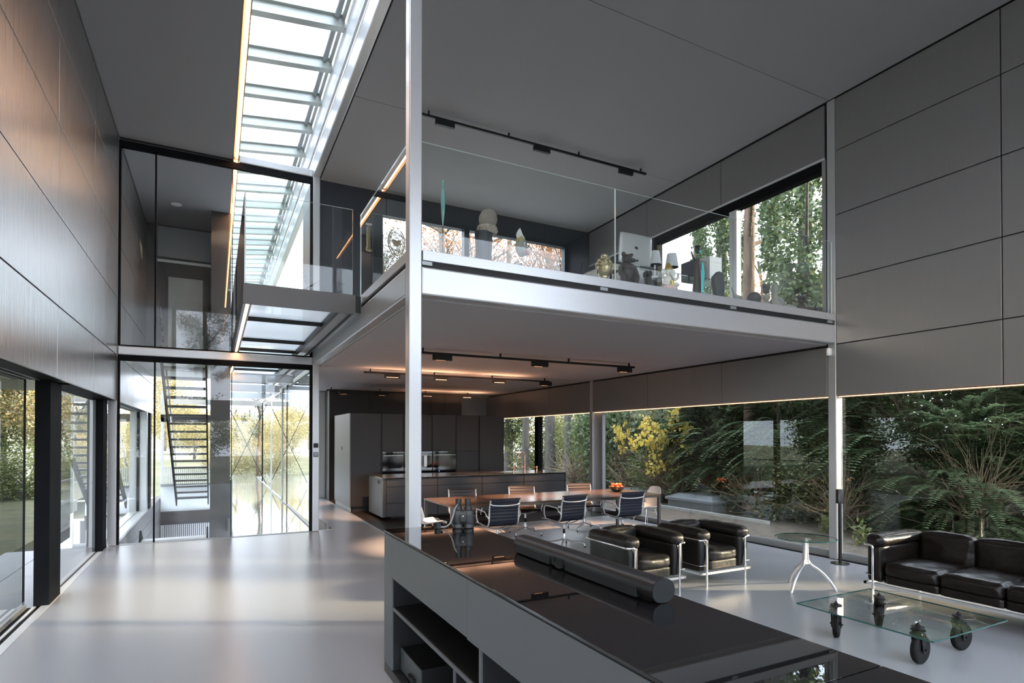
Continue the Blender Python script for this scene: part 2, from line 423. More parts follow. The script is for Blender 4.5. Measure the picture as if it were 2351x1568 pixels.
# ---- floors
fl_ = MB(); fl_.box(-1.525, 7.99, YB, YP + .06, -.12, 0); fl_.box(1.66, 7.99, YP + .06, 17.2, -.12, 0)
struct(fl_.build('floor', 'floor_epoxy'), 'pale grey poured floor, softly reflecting the windows')
kf = struct(B('floor_kitchen', 'kitchen_floor', 2.79, 7.90, 10.44, 16.4, 0.0, 0.006), 'dark brown floor field around the kitchen island')
for a in ((2.75, 2.79, 10.40, 16.4), (2.79, 7.90, 10.40, 10.44)):
    B('border_strip', 'frame_grey', a[0], a[1], a[2], a[3], 0, .008, kf)
th = sempty('trim_1', 'pale metal threshold and black sliding door track along the left wall')
B('threshold', 'frame_light', -1.60, -1.525, YB, 11.12, -.05, .004, th)
B('track', 'frame_black', -1.64, -1.60, YB, 11.12, -.05, -.004, th)
B('track', 'frame_light', -1.665, -1.64, YB, 7.55, -.05, .006, th)
B('track', 'frame_black', -1.71, -1.665, YB, 7.55, -.05, -.004, th)
B('track', 'frame_grey', -1.80, -1.71, YB, 7.55, -.05, .004, th)
B('outer_sill', 'paving', -1.84, -1.64, 7.55, 11.3, -.05, -.002, th)
tr = sempty('trim_2', 'dark floor slot running along the right-hand windows')
B('slot', 'frame_black', 7.90, 7.985, YB, 17.2, 0.0, .003, tr)

# ---- panelled walls
def wallpanels(parent, x0, x1, ys, zs, mat, skip=()):
    for i in range(len(ys) - 1):
        for j in range(len(zs) - 1):
            if (i, j) in skip: continue
            if ys[i + 1] - ys[i] < .2: continue
            B('panel', mat, x0, x1, ys[i] + G, ys[i + 1] - G, zs[j] + G, zs[j + 1] - G, parent, bevel=.003)
ZS = [2.34, 3.08, 4.005, 4.93, 5.865, 6.63]
wl = MB(); wl.box(-1.72, XL - .026, YB, 17.3, 2.36, 7.3)
wl = struct(wl.build('wall_left', 'joint_black'), 'left wall of tall brushed metal panels above the sliding doors')
wallpanels(wl, XL - .025, XL, [YB, .0, 1.25, 3.22, 5.22, 7.25, 9.20, 11.195], ZS, 'panel_metal')
wallpanels(wl, XL - .025, XL, [11.33, 13.25, 15.25, 17.25], ZS, 'panel_metal')
B('cornice', 'frame_grey', XL - .03, XL - .012, YB, 17.2, 6.612, 6.632, wl)

wr = MB()
wr.box(7.931, 8.15, YB, 5.30, 2.345, 7.3); wr.box(7.931, 8.15, 5.30, 17.2, 2.345, 3.60); wr.box(7.931, 8.15, 5.30, 11.4, 5.83, 7.3);
wr.box(7.931, 8.15, 5.30, 5.37, 3.6, 5.83)
wr = struct(wr.build('wall_right', 'joint_black'), 'right wall of matt grey metal panels above the long window band')
wallpanels(wr, XR, XR + .025, [YB, -.75, 1.25, 3.235, 5.20], [2.345, 3.086, 4.018, 4.944, 5.872, 6.63], 'panel_grey')
wallpanels(wr, XR, XR + .025, [5.33, 7.30, 9.26, 11.20], [2.345, 3.06], 'panel_grey')
wallpanels(wr, XR, XR + .025, [11.33, 13.20, 15.1, 17.2], [2.345, 3.06], 'panel_grey')
wallpanels(wr, XR, XR + .025, [5.36, 7.30, 9.26, 11.33], [5.84, 6.62], 'panel_grey')
B('window_head_rail', 'frame_light', XR - .006, XR + .02, 5.36, 11.33, 5.815, 5.842, wr)
B('dark_panel', 'dark_navy', XR + .01, XR + .06, 9.06, 11.33, ZF, 5.815, wr)

# wall behind the camera: glazed above and below a spandrel
wb = MB(); wb.box(-1.72, 8.15, YB - .2, YB, 2.40, 3.15); wb.box(-1.72, 8.15, YB - .2, YB, 6.45, 7.3); wb.box(-1.72, -1.3, YB - .2, YB, 0, 7.3); wb.box(7.8, 8.15, YB - .2, YB, 0, 7.3)
wb.box(1.6, 1.73, YB - .2, YB, 0, 7.3); wb.box(4.7, 4.8, YB - .2, YB, 0, 7.3); wb.box(1.73, 4.7, YB - .2, YB, 0, .4)
struct(wb.build('wall_behind', 'panel_grey'), 'grey wall behind the viewer with large window openings')
wk = MB(); wk.box(2.62, 8.15, 17.2, 17.35, 0, 3.6)
wk = struct(wk.build('wall_kitchen', 'kitchen_wall'), 'pale wall at the far end of the kitchen')
B('panel', 'panel_grey', 6.7, 7.9, 17.17, 17.2, 2.345, 3.06, wk)
B('panel', 'off_white', 2.63, 2.90, 17.18, 17.2, .02, 3.06, wk)

# ---- upper ceiling
ce = MB(); ce.box(-1.72, .25, YB - .2, 17.3, ZC + .02, 7.05); ce.box(1.735, 8.15, YB - .2, 11.55, ZC + .02, 7.05)
ce = struct(ce.build('ceiling', 'joint_black'), 'grey speckled ceiling of the double-height room')
B('panel', 'ceiling_paint', XL + .012, .248, YB, 11.20, ZC, ZC + .02, ce, bevel=.002)
B('panel', 'ceiling_paint', XL + .012, .248, 11.31, 17.2, ZC, ZC + .02, ce, bevel=.002)
ys = [YB, -.75, 2.27, 5.285, 8.32, 11.35]
for i in range(5): B('panel', 'ceiling_paint', 1.75, XR - .014, ys[i] + .004, ys[i + 1] - .004, ZC, ZC + .02, ce, bevel=.002)
B('cornice', 'frame_grey', XL + .004, XL + .010, YB, 17.2, 6.632, 6.65, ce)

# ---- mezzanine slab and lower ceiling
ml = MB(); ml.box(1.73, 7.93, 5.33, 17.2, ZL + .02, ZF); ml.box(1.66, 1.73, 5.33, 7.15, 3.40, ZF); ml.box(1.66, 7.9, 5.27, 5.33, 3.42, ZF)
ml = struct(ml.build('floor_mezzanine', 'off_white'), 'floor slab of the mezzanine study')
cl = sempty('ceiling_lower', 'grey ceiling under the mezzanine, warm near the track lights')
ys = [5.335, 8.29, 11.27, 14.2, 17.19]
for i in range(4): B('panel', 'ceiling_lower_paint', 1.745, XR - .012, ys[i] + .003, ys[i + 1] - .003, ZL, ZL + .02, cl)
fa = sempty('trim_3', 'pale steel edge trim of the mezzanine floor, above a black shadow gap')
B('edge_trim', 'steel_paint', 1.735, XR - .003, 5.205, 5.265, 3.425, 3.525, fa, bevel=.004)
B('edge_trim', 'steel_paint', 1.61, 1.66, 5.33, 7.36, 3.425, 3.525, fa, bevel=.004)
B('shadow_gap', 'joint_black', 1.735, XR - .003, 5.23, 5.30, 3.365, 3.426, fa)
B('shadow_gap', 'joint_black', 1.635, 1.70, 5.33, 7.36, 3.365, 3.426, fa)
for x in (1.78, 3.84, 5.86, 7.80): B('bracket', 'frame_grey', x - .05, x + .05, 5.212, 5.232, 3.385, 3.42, fa)

# ---- steel columns and beams
def column(label, x, y, z0, z1): return struct(B('steel_column', 'steel_paint', x, x + .125, y, y + .125, z0, z1, bevel=.010), label)
column('tall silver steel column at the mezzanine corner behind the low cabinet', 1.60, 5.20, 0, ZC + .1)
column('silver steel column between glazed partition and kitchen passage', 1.60, YP, 0, ZC + .02)
column('silver steel column at the left end of the glazed partition', -1.543, YP, 0, ZC)
column('silver steel column on the right wall where the mezzanine edge ends', 7.908, 5.203, 0, ZC)
column('silver steel column between the two dining windows', 7.908, YP, 0, ZL)
column('silver steel column in the kitchen corner', 7.908, 17.05, 0, ZL)
def sbeam(label, *a): return struct(B('steel_beam', 'steel_paint', *a, bevel=.016), label)
sbeam('wide silver beam carrying the front edge of the mezzanine', 1.725, 7.908, 5.21, 5.33, 3.10, 3.368)
sbeam('silver beam carrying the side edge of the mezzanine beside the bridge', 1.60, 1.725, 5.325, YP, 3.10, 3.368)
sbeam('silver beam across the middle of the glazed partition', -1.418, 1.60, YP, YP + .125, 3.095, 3.24)
sbeam('silver beam along the right side of the skylight', 1.60, 1.725, YB, YP, 6.615, 6.97)
sbeam('silver beam along the right side of the skylight over the stair hall', 1.60, 1.725, YP + .125, 24, 6.615, 6.97)
sbeam('short silver beam across the skylight above the partition', .345, 1.60, YP, YP + .125, 6.61, 6.74)
for y, w in ((14.2, 'nearest'), (17.2, 'middle'), (20.4, 'farthest')):
    sbeam(w + ' silver cross beam seen through the lower partition glass', .27, 1.60, y, y + .1, 3.0, 3.2)
sbeam('silver beam over the stair hall in line with the mezzanine edge', 1.60, 1.725, YP + .125, 24, 3.10, 3.30)

# ---- skylight
sk = sempty('window_1', 'long glass skylight running the length of the hall')
def zsky(x): return 7.29 + (x - .39) * .125
for k in range(-10, 17):
    y = 8.04 + k
    m = MB()
    m.beam((.30, y, zsky(.30) + .01), (1.545, y, zsky(1.545) + .01), .12, .20)
    m.beam((.30, y - .085, zsky(.30) + .08), (1.50, y - .085, zsky(1.50) + .08), .05, .07)
    m.beam((.30, y + .08, zsky(.30) + .08), (1.50, y + .08, zsky(1.50) + .08), .04, .06)
    m.build('purlin', 'sash_green', sk)
    if -9 <= k < 16:
        g = MB(); g.beam((.30, y + .5, zsky(.30) + .12), (1.53, y + .5, zsky(1.53) + .12), .90, .012); g.build('pane', 'glass_clear', sk, fix=True)
        t = MB(); t.cyl((1.44, y + .10, zsky(1.44) + .03), (1.44, y + .90, zsky(1.44) + .03), .038, n=12); t.build('opener', 'frame_grey', sk, smooth=50)
        t = MB(); t.beam((1.525, y + .05, zsky(1.52) + .06), (1.525, y + .96, zsky(1.52) + .06), .05, .09); t.build('side_rail', 'sash_green', sk)
us = MB(); us.box(1.565, 1.60, YB, 24, 6.97, 7.50); us.build('upstand', 'white_gloss', sk)
us = MB(); us.box(.30, .335, YB, 24, 6.70, 7.34); us.build('upstand', 'white_gloss', sk)
B('end_board', 'white_gloss', .30, 1.6, YB - .05, YB, 6.64, 7.5, sk); B('end_board', 'white_gloss', .30, 1.6, 24, 24.05, 6.64, 7.5, sk)
led = thing('led_strip', 'long glowing warm light strip along the ceiling edge beside the skylight', 'light strip')
B('channel', 'groove_brown', .250, .262, YB, 17.15, ZC - .002, 6.75, led); B('channel', 'groove_brown', .335, .347, YB, 17.15, ZC + .002, 6.75, led)
B('channel', 'groove_brown', .262, .335, YB, 17.15, 6.69, 6.70, led)
B('diffuser', 'led_warm', .290, .326, YB, 11.19, 6.66, 6.672, led); B('diffuser', 'led_warm', .290, .326, 11.33, 17.12, 6.66, 6.672, led)

# ---- glazed partition
pt = sempty('wall_partition', 'tall glass partition with slim black rails between living room and stair hall')
B('head_rail', 'frame_black', -1.415, 1.60, YP + .02, YP + .10, 6.50, 6.605, pt)
B('head_rail', 'frame_black', -1.415, 1.60, YP + .01, YP + .11, 3.005, 3.094, pt)
B('sill_rail', 'frame_black', -1.415, 1.60, YP + .02, YP + .10, 3.241, 3.262, pt)
B('sill_rail', 'frame_grey', -1.415, 1.60, YP + .01, YP + .11, 0, .008, pt)
for z0, z1 in ((.008, 3.005), (3.262, 6.50)):
    B('stile', 'frame_black', -1.415, -1.388, YP + .02, YP + .10, z0, z1, pt)
    B('stile', 'frame_black', 1.557, 1.60, YP + .02, YP + .10, z0, z1, pt)
    B('mullion', 'frame_black', -.915, -.892, YP + .03, YP + .09, z0, z1, pt)
    B('mullion', 'frame_black', .244, .256, YP + .05, YP + .075, z0, z1, pt)
    pane('pane', -1.388, -.915, YP + .055, YP + .065, z0, z1, pt, 'glass_clear')
    pane('pane', -.892, .244, YP + .045, YP + .055, z0, z1, pt, 'glass_clear')
    pane('pane', .256, 1.557, YP + .065, YP + .075, z0, z1, pt, 'glass_clear')

# ---- glass bridge
br = sempty('floor_bridge', 'bronze framed bridge with a glass floor along the mezzanine')
B('edge_beam', 'bridge_bronze', .27, 1.535, 7.20, 7.215, 3.27, 3.51, br, bevel=.002)
B('edge_beam', 'bridge_bronze', .27, .283, 7.215, 24, 3.27, 3.51, br)
B('soffit_strip', 'bridge_bronze', .283, .302, 7.215, 24, 3.27, 3.285, br); B('soffit_strip', 'bridge_bronze', .338, .362, 7.215, 24, 3.27, 3.30, br)
B('side_beam', 'black_metal', 1.30, 1.345, 7.215, 24, 3.28, 3.36, br)
B('side_plate', 'frame_grey', 1.345, 1.50, 7.215, 24, 3.31, 3.33, br); B('side_beam', 'black_metal', 1.50, 1.525, 7.215, 24, 3.28, 3.36, br)
B('side_plate', 'bridge_bronze', 1.51, 1.535, 7.215, 24, 3.36, 3.51, br)
k = 0; y = 7.215
ybar = [8.33, 10.12, 11.26, 12.9, 14.6, 16.3, 18.0, 19.7, 21.4, 23.1]
for yb in ybar:
    B('cross_bar', 'black_metal', .362, 1.30, yb - .018, yb + .018, 3.29, 3.345, br)
for y0, y1 in zip([7.22] + ybar, ybar): pane('glass_tread', .30, 1.50, y0 + .004, y1 - .004, 3.346, 3.366, br, 'glass_frosted', 'glass_edge')
B('hinge', 'black_metal', 1.535, 1.60, 7.21, 7.25, 3.30, 3.50, br)
ld = thing('led_strip', 'short glowing warm light strip under the left edge of the bridge', 'light strip')
B('diffuser', 'led_warm', .304, .336, 7.23, 11.19, 3.276, 3.283, ld); B('diffuser', 'led_warm', .304, .336, 11.33, 16.8, 3.276, 3.283, ld)

# ---- balustrades
def rail(label, panes):
    e = sempty('glass_balustrade', label)
    for p in panes: pane('pane', *p, e, 'glass_rail', 'glass_edge_pale')
    return e
rail('clear glass balustrade along the front of the mezzanine', [(1.735, 4.015, 5.243, 5.257, 3.44, 4.57), (4.025, 7.89, 5.243, 5.257, 3.44, 4.57)])
rail('clear glass balustrade along the side of the mezzanine', [(1.622, 1.636, 5.34, 7.35, 3.44, 4.57)])
rail('clear glass balustrade across the front end of the bridge', [(.30, 1.497, 7.20, 7.214, 3.51, 4.565)])
rail('clear glass balustrade along the left edge of the bridge', [(.284, .298, 7.22, 11.19, 3.40, 4.565), (.284, .298, 11.33, 16.9, 3.40, 4.565)])

# ---- left sliding doors
d1 = sempty('door_1', 'sliding glass door with black frame in the left wall, nearest the viewer')
pane('pane', -1.755, -1.735, YB, 7.56, .02, 2.36, d1, 'glass_door', 'frame_black')
B('head_track', 'frame_black', -1.82, -1.447, YB, 7.56, 2.345, 2.40, d1); B('head_groove', 'frame_grey', -1.62, -1.612, YB, 7.5, 2.338, 2.345, d1); B('head_groove', 'frame_light', -1.70, -1.695, YB, 7.5, 2.338, 2.345, d1)
B('bottom_rail', 'frame_grey', -1.77, -1.72, YB, 7.56, .004, .03, d1)
B('stile', 'frame_black', -1.665, -1.535, 7.56, 8.05, 0, 2.345, d1, bevel=.004)
d2 = sempty('door_2', 'narrower fixed glass leaf in the left wall beside the partition')
pane('pane', -1.615, -1.60, 8.05, 10.74, .02, 2.345, d2, 'glass_door', 'frame_black')
B('head_track', 'frame_black', -1.75, -1.447, 8.05, 11.19, 2.343, 2.40, d2); B('stile', 'frame_black', -1.63, -1.535, 10.74, 11.12, 0, 2.345, d2, bevel=.004)
B('outer_jamb', 'frame_light', -1.98, -1.63, 11.15, 11.25, 0, 2.36, d2)
hd = MB(); hd.cyl((-1.535, 10.9, 1.05), (-1.50, 10.9, 1.05), .008, n=8); hd.cyl((-1.50, 10.86, 1.05), (-1.50, 10.94, 1.05), .008, n=8); hd.build('handle', 'chrome', d2, smooth=40)

# ---- hall side windows in the left wall
w2 = sempty('window_2', 'tall window of the stair hall behind the partition')
pane('pane', -1.60, -1.585, 11.4, 15.75, .06, 2.33, w2, 'glass_door', 'frame_black')
B('sill', 'frame_light', -1.60, -1.42, 11.33, 15.8, .0, .05, w2); B('jamb', 'frame_light', -1.62, -1.42, 15.78, 16.05, .0, 2.35, w2); B('gasket', 'frame_black', -1.61, -1.56, 15.72, 15.79, .05, 2.34, w2)
w3 = sempty('window_3', 'farther black framed window of the stair hall')
B('jamb', 'frame_black', -1.62, -1.45, 16.9, 17.25, -1, 2.35, w3); pane('pane', -1.60, -1.585, 16.05, 16.9, .06, 2.33, w3, 'glass_door', 'frame_black')

# ---- right windows (lower)
def rwin(n, label, ys, y0, y1):
    e = sempty('window_%d' % n, label)
    B('sill', 'frame_grey', 7.985, 8.08, y0, y1, 0, .095, e, bevel=.004); B('head', 'frame_grey', 7.96, 8.08, y0, y1, 2.335, 2.36, e)
    for a, b in ys: pane('pane', 8.02, 8.04, a, b, .095, 2.335, e, 'glass_win', 'frame_grey')
    ls = MB(); ls.box(7.936, 7.950, y0 + .02, y1 - .02, 2.330, 2.337); ls.build('light_line', 'led_soft', e)
    return e
rwin(4, 'large window on the right behind the sofa', [(YB, 5.20)], YB, 5.20)
e = rwin(5, 'large window behind the armchairs and dining table', [(5.33, 11.08)], 5.33, 11.19)
B('jamb', 'frame_grey', 7.99, 8.08, 10.93, 11.19, .0, 2.34, e)
e = rwin(6, 'window beside the kitchen island with a broad dark post', [(11.40, 13.86), (14.06, 17.05)], 11.33, 17.05)
B('post', 'frame_black', 7.96, 8.10, 13.86, 14.06, 0, 2.34, e)
# ---- upper windows
e = sempty('window_7', 'upper window of the study looking into the treetops')
pane('pane', 8.02, 8.035, 5.37, 6.99, 3.55, 5.82, e, 'glass_win', 'frame_grey'); pane('pane', 8.02, 8.035, 7.16, 9.0, 3.55, 5.82, e, 'glass_win', 'frame_grey')
B('head', 'frame_black', 7.94, 8.07, 5.36, 9.05, 5.67, 5.825, e); B('sill', 'frame_light', 7.93, 8.09, 5.37, 9.05, 3.53, 3.60, e)
B('mullion', 'frame_light', 7.95, 8.05, 7.0, 7.075, 3.56, 5.7, e); B('mullion', 'frame_light', 7.95, 8.05, 7.085, 7.16, 3.56, 5.7, e); B('jamb', 'frame_black', 7.93, 8.07, 8.98, 9.08, 3.55, 5.82, e)
B('jamb', 'frame_grey', 7.93, 8.07, 5.36, 5.42, 3.55, 5.82, e)
wm = MB(); wm.box(1.74, 2.95, 11.35, 11.5, ZF, ZC); wm.box(2.95, 7.23, 11.35, 11.5, 6.19, ZC); wm.box(7.23, 7.93, 11.35, 11.5, ZF, ZC); wm.box(2.95, 7.23, 11.35, 11.5, ZF, 4.0)
wm = struct(wm.build('wall_study', 'dark_navy'), 'dark navy back wall of the study')
for x in (3.4, 4.2, 5.4, 6.1, 6.7): B('seam', 'joint_black', x, x + .006, 11.345, 11.351, 6.19, ZC, wm)
e = sempty('window_8', 'long window in the dark back wall of the study')
pane('pane', 2.95, 4.70, 11.42, 11.43, 4.0, 6.19, e, 'glass_win', 'frame_black'); pane('pane', 4.82, 7.23, 11.42, 11.43, 4.0, 6.19, e, 'glass_win', 'frame_black')
B('post', 'dark_navy', 4.70, 4.82, 11.34, 11.5, 4.0, 6.2, e)
m = MB(); m.beam((7.30, 11.33, 4.2), (7.72, 11.33, 5.9), .02, .02); m.build('brace', 'joint_black', e)
# windows behind the viewer
e = sempty('window_9', 'tall windows behind the viewer')
for x0, x1, z0, z1 in ((-1.3, 1.6, 0, 2.4), (-1.3, 1.6, 3.15, 6.45), (1.73, 4.7, 3.15, 6.45), (1.73, 4.7, .4, 2.4), (4.8, 7.8, 0, 2.4), (4.8, 7.8, 3.15, 6.45)):
    pane('pane', x0, x1, YB - .12, YB - .105, z0, z1, e, 'glass_clear', 'frame_black')

# ---- stair hall
hf = sempty('floor_hall', 'mirror bright glass floor of the stair hall walkway')
for i, y0 in enumerate(np.arange(11.33, 28.5, 1.55)): B('glass_panel', 'mirror_floor', .30, 1.625, y0 + .006, y0 + 1.544, -.03, -.002, hf)
B('floor_rail', 'frame_grey', 1.632, 1.66, 11.33, 28, -.02, .02, hf); B('floor_rail', 'frame_black', 1.668, 1.70, 11.33, 28, -.02, .01, hf); B('floor_rail', 'frame_light', 1.70, 1.73, 11.33, 28, -.02, .015, hf)
for y0 in (11.33, 12.9, 14.4, 15.9): B('glass_panel', 'mirror_floor', 1.735, 2.0, y0, y0 + 1.49, .0, .004, hf)
e = sempty('window_10', 'glass side wall of the stair hall with slim posts')
for y0, y1 in ((11.4, 13.4), (13.42, 16.0), (16.1, 17.1), (17.3, 20.7), (20.8, 24.8)): pane('pane', 1.66, 1.668, y0, y1, .02, 3.05, e, 'glass_clear', 'glass_edge_pale')
B('post', 'frame_light', 1.64, 1.74, 17.15, 17.27, 0, 3.1, e); B('post', 'frame_black', 1.65, 1.70, 16.02, 16.09, 0, 3.1, e); B('post', 'frame_light', 1.64, 1.70, 20.7, 20.8, 0, 3.1, e); B('post', 'frame_black', 1.64, 1.70, 24.8, 24.9, 0, 3.1, e)
tw = MB(); tw.box(-.10, .285, 13.95, 17.2, -3.0, ZC)
struct(tw.build('wall_tower', 'tower_dark'), 'dark glossy tower wall in the stair hall behind the partition')
sw = sempty('wall_stairwell', 'dark boarded side of the stairwell below floor level')
for k in range(7): B('plank', 'plank_dark', -1.62, -1.425, 11.33, 20.4, -.02 - .30 * (k + 1) + .008, -.02 - .30 * k, sw)
B('well_edge', 'frame_grey', .245, .30, 11.33, 20, -.30, .0, sw)
B('well_floor', 'plank_dark', -1.6, .25, 11.33, 20.4, -3.05, -3.0, sw); B('end_face', 'plank_dark', -1.6, .25, 20.4, 20.45, -3.0, -.65, sw); B('front_face', 'plank_dark', -1.5, .3, 11.26, 11.32, -3, -.13, sw)
st = thing('staircase', 'open steel staircase with thin treads seen through the partition', 'staircase')
N_T = 19
for k in range(N_T):
    f = k / (N_T - 1); yy = 18.9 - 5.4 * f; zz = .05 + 3.35 * f
    B('tread', 'plank_dark', -.95, -.20, yy - .13, yy + .13, zz - .05, zz, st)
for x in (-.98, -.18):
    m = MB(); m.beam((x, 19.1, -.10), (x, 13.35, 3.47), .03, .26); m.build('stringer', 'frame_black', st)
m = MB(); m.tube([(-1.0, 19.0, .95), (-1.0, 13.5, 4.36)], .02, 8); m.build('handrail', 'steel_brushed', st)
s2 = thing('staircase', 'lower flight of steel stairs descending below the floor', 'staircase')
for k in range(14):
    f = k / 13; yy = 17.2 - 4.6 * f; zz = -2.9 + 2.75 * f
    B('tread', 'frame_light', -1.2, -.15, yy - .13, yy + .13, zz - .035, zz, s2)
for x in (-1.22, -.13):
    m = MB(); m.beam((x, 17.4, -3.0), (x, 12.5, -.07), .03, .24); m.build('stringer', 'frame_black', s2)
sg = thing('slatted_screen', 'pale slatted screen at the foot of the stairwell', 'screen')
for k in range(26):
    for z0, z1 in ((.38, .90), (-1.8, -.78)): B('slat', 'frame_light', -1.38 + k * .052, -1.356 + k * .052, 19.4, 19.44, z0, z1, sg)
B('rail', 'tower_dark', -1.4, -.02, 19.38, 19.46, -.78, -.40, sg); B('rail', 'frame_grey', -1.4, -.02, 19.38, 19.46, .32, .40, sg); B('board', 'white_gloss', -1.4, -.02, 19.47, 19.5, -.40, .32, sg)
e = sempty('window_11', 'end glazing of the stair hall with dark transom')
B('transom', 'tower_dark', -1.42, -.1, 19.6, 19.7, 2.2, 2.42, e); B('transom', 'frame_grey', -1.42, 1.6, 24.9, 25.0, 3.0, 3.2, e)
for x in (-1.42, .27): B('post', 'frame_light', x, x + .08, 19.6, 19.7, -3, 3.1, e)
cb = thing('cable_brace', 'thin crossed steel cables behind the stair hall glazing', 'cable')
for a, b in (((.35, 22, .1), (1.6, 22, 2.9)), ((1.6, 22, .1), (.35, 22, 2.9)), ((1.8, 18.6, .2), (3.0, 18.6, 2.8)), ((3.0, 18.6, .2), (1.8, 18.6, 2.8))):
    m = MB(); m.tube([a, b], .012, 6); m.build('cable', 'black_metal', cb)
rail('glass guard at the far end of the terrace beyond the hall', [(.3, 1.6, 26.5, 26.52, 0, 1.05), (1.75, 4.2, 19.4, 19.42, 0, 1.05)])
gd = sempty('glass_balustrade', 'sloping glass guard beside the descending stairs')
m = MB(); m.prism([(11.5, .0), (14.6, .0), (14.6, .75), (11.5, 1.0)], 0, .262, .276); m.mi = [0, 0] + [1] * 4; m.build('pane', ['glass_rail', 'glass_edge'], gd, fix=True)
# upper hall back parts
uw = MB(); uw.box(-1.42, -.10, 15.4, 15.5, 3.3, ZC)
uw = struct(uw.build('wall_landing', 'tower_dark'), 'dark wall closing the upper landing')
B('door_panel', 'frame_grey', -.98, -.28, 15.37, 15.40, 3.35, 5.45, uw); B('wall_panel', 'panel_grey', -1.2, -.1, 15.38, 15.40, 5.9, 6.6, uw); B('light_line', 'frame_light', -1.2, -.1, 15.37, 15.40, 5.78, 5.84, uw)
rd = MB(); rd.lathe([(.10, 0), (.10, .012), (.085, .016)], 20, (-.75, 13.9, ZC - .016)); tag(rd.build('smoke_detector', 'plastic_white', smooth=40), 'small round detector on the ceiling of the upper landing', 'detector')
B('landing_slab', 'terrace', -1.42, .25, 13.2, 17.2, 3.30, 3.42, uw)
# panel at the right of the upper hall
up = MB(); up.box(1.60, 1.66, 11.33, 12.6, 3.6, 6.6)
struct(up.build('wall_hall_upper', 'panel_grey'), 'grey panel wall beside the upper hall')
# ================================================================== KITCHEN
core = MB(); core.box(2.81, 6.74, 16.48, 17.19, .0, 3.06)
core = struct(core.build('wall_core', 'core_black'), 'black floor to ceiling core behind the kitchen cabinets')
for x in (3.9, 5.0, 5.75, 6.2): B('seam', 'joint_black', x, x + .006, 16.474, 16.481, .05, 3.04, core)
B('side_panel', 'cabinet_dark', 2.795, 2.81, 16.46, 17.15, .02, 3.05, core)
YT = 13.72
# tall cabinet units: one thing each
ux = [2.80, 3.555, 4.10, 4.83, 5.472, 6.104, 6.826]
ul = ['leftmost tall dark cabinet with the pale grey end panel', 'tall dark cabinet over the left oven', 'tall dark cabinet behind the steel column',
      'tall dark cabinet over the right oven', 'tall dark cabinet with a lower appliance door', 'rightmost tall dark cabinet beside the window']
for i in range(6):
    x0, x1 = ux[i] + .006, ux[i + 1] - .006
    t = thing('tall_cabinet', ul[i], 'cabinet', group='row of tall kitchen cabinets')
    if i in (0, 5):
        B('body', 'cabinet_dark', x0 + .01, x1, YT + .02, 15.62, .10, 2.30, t)
        B('door', 'cabinet_dark', x0 + .01, x1 - .02, YT, YT + .02, .12, 2.31, t, bevel=.002)
    else:
        B('body', 'core_black', x0, x1, YT + .03, 15.62, .10, 2.30, t)
        B('door', 'cabinet_dark', x0, x1, YT, YT + .02, 1.415, 2.31, t, bevel=.002)
        B('door', 'cabinet_dark', x0, x1, YT, YT + .02, .12, .86 if i < 4 else 1.39, t, bevel=.002)
    B('plinth', 'core_black', x0 + (.06 if i == 0 else 0), x1, YT + .06, 15.6, .006, .12, t)
    B('top', 'cabinet_dark', x0, x1, YT, 15.62, 2.31, 2.318, t)
    if i == 0:
        B('end_panel', 'cabinet_side', x0 - .012, x0 + .01, YT - .002, 15.64, .11, 2.318, t, bevel=.001)
        B('end_plinth', 'frame_grey', x0 - .004, x0 + .03, YT + .03, 15.55, .006, .11, t)
        B('end_handle', 'frame_black', x0 - .016, x0 - .011, 14.60, 14.66, 1.44, 1.53, t)
    B('handle_groove', 'joint_black', x1 - .028, x1 + .006, YT - .001, YT + .002, .12, 2.31, t)
def oven(label, x0, x1, z0, z1):
    t = thing('oven', label, 'oven')
    B('front', 'oven_glass', x0, x1, YT - .004, YT + .03, z0, z1, t, bevel=.002)
    B('control_strip', 'black_gloss', x0 + .01, x1 - .01, YT - .006, YT - .003, z1 - .075, z1 - .012, t)
    B('handle', 'steel_brushed', x0 + .02, x1 - .02, YT - .022, YT - .012, z1 - .095, z1 - .085, t)
    B('window', 'oven_glass', x0 + .07, x1 - .07, YT - .006, YT - .003, z0 + .12, z1 - .14, t)
oven('black glass oven left of the steel column', 3.57, 4.09, .95, 1.40)
oven('black glass oven with faint display right of the steel column', 4.845, 5.46, .95, 1.40)
t = thing('coffee_machine', 'built-in black coffee machine beside the column', 'coffee machine')
B('front', 'oven_glass', 4.11, 4.82, YT - .004, YT + .03, .95, 1.40, t, bevel=.002); B('tower', 'steel_brushed', 4.60, 4.68, YT - .03, YT - .003, 1.02, 1.30, t, bevel=.004)
B('handle', 'steel_brushed', 4.13, 4.80, YT - .022, YT - .012, 1.305, 1.315, t)
for k, (x0, x1, w) in enumerate(((3.57, 4.09, 'left'), (4.11, 4.82, 'middle'), (4.845, 5.46, 'right'))):
    t = tag(B('warming_drawer', 'oven_glass', x0, x1, YT - .004, YT + .03, .87, .945, bevel=.002), 'black warming drawer, %s of three below the ovens' % w, 'drawer', 'warming drawers')
tag(B('indicator_lamp', 'indicator_blue', 5.0, 5.012, YT - .007, YT - .004, .90, .912), 'tiny blue indicator light on the right warming drawer', 'indicator')

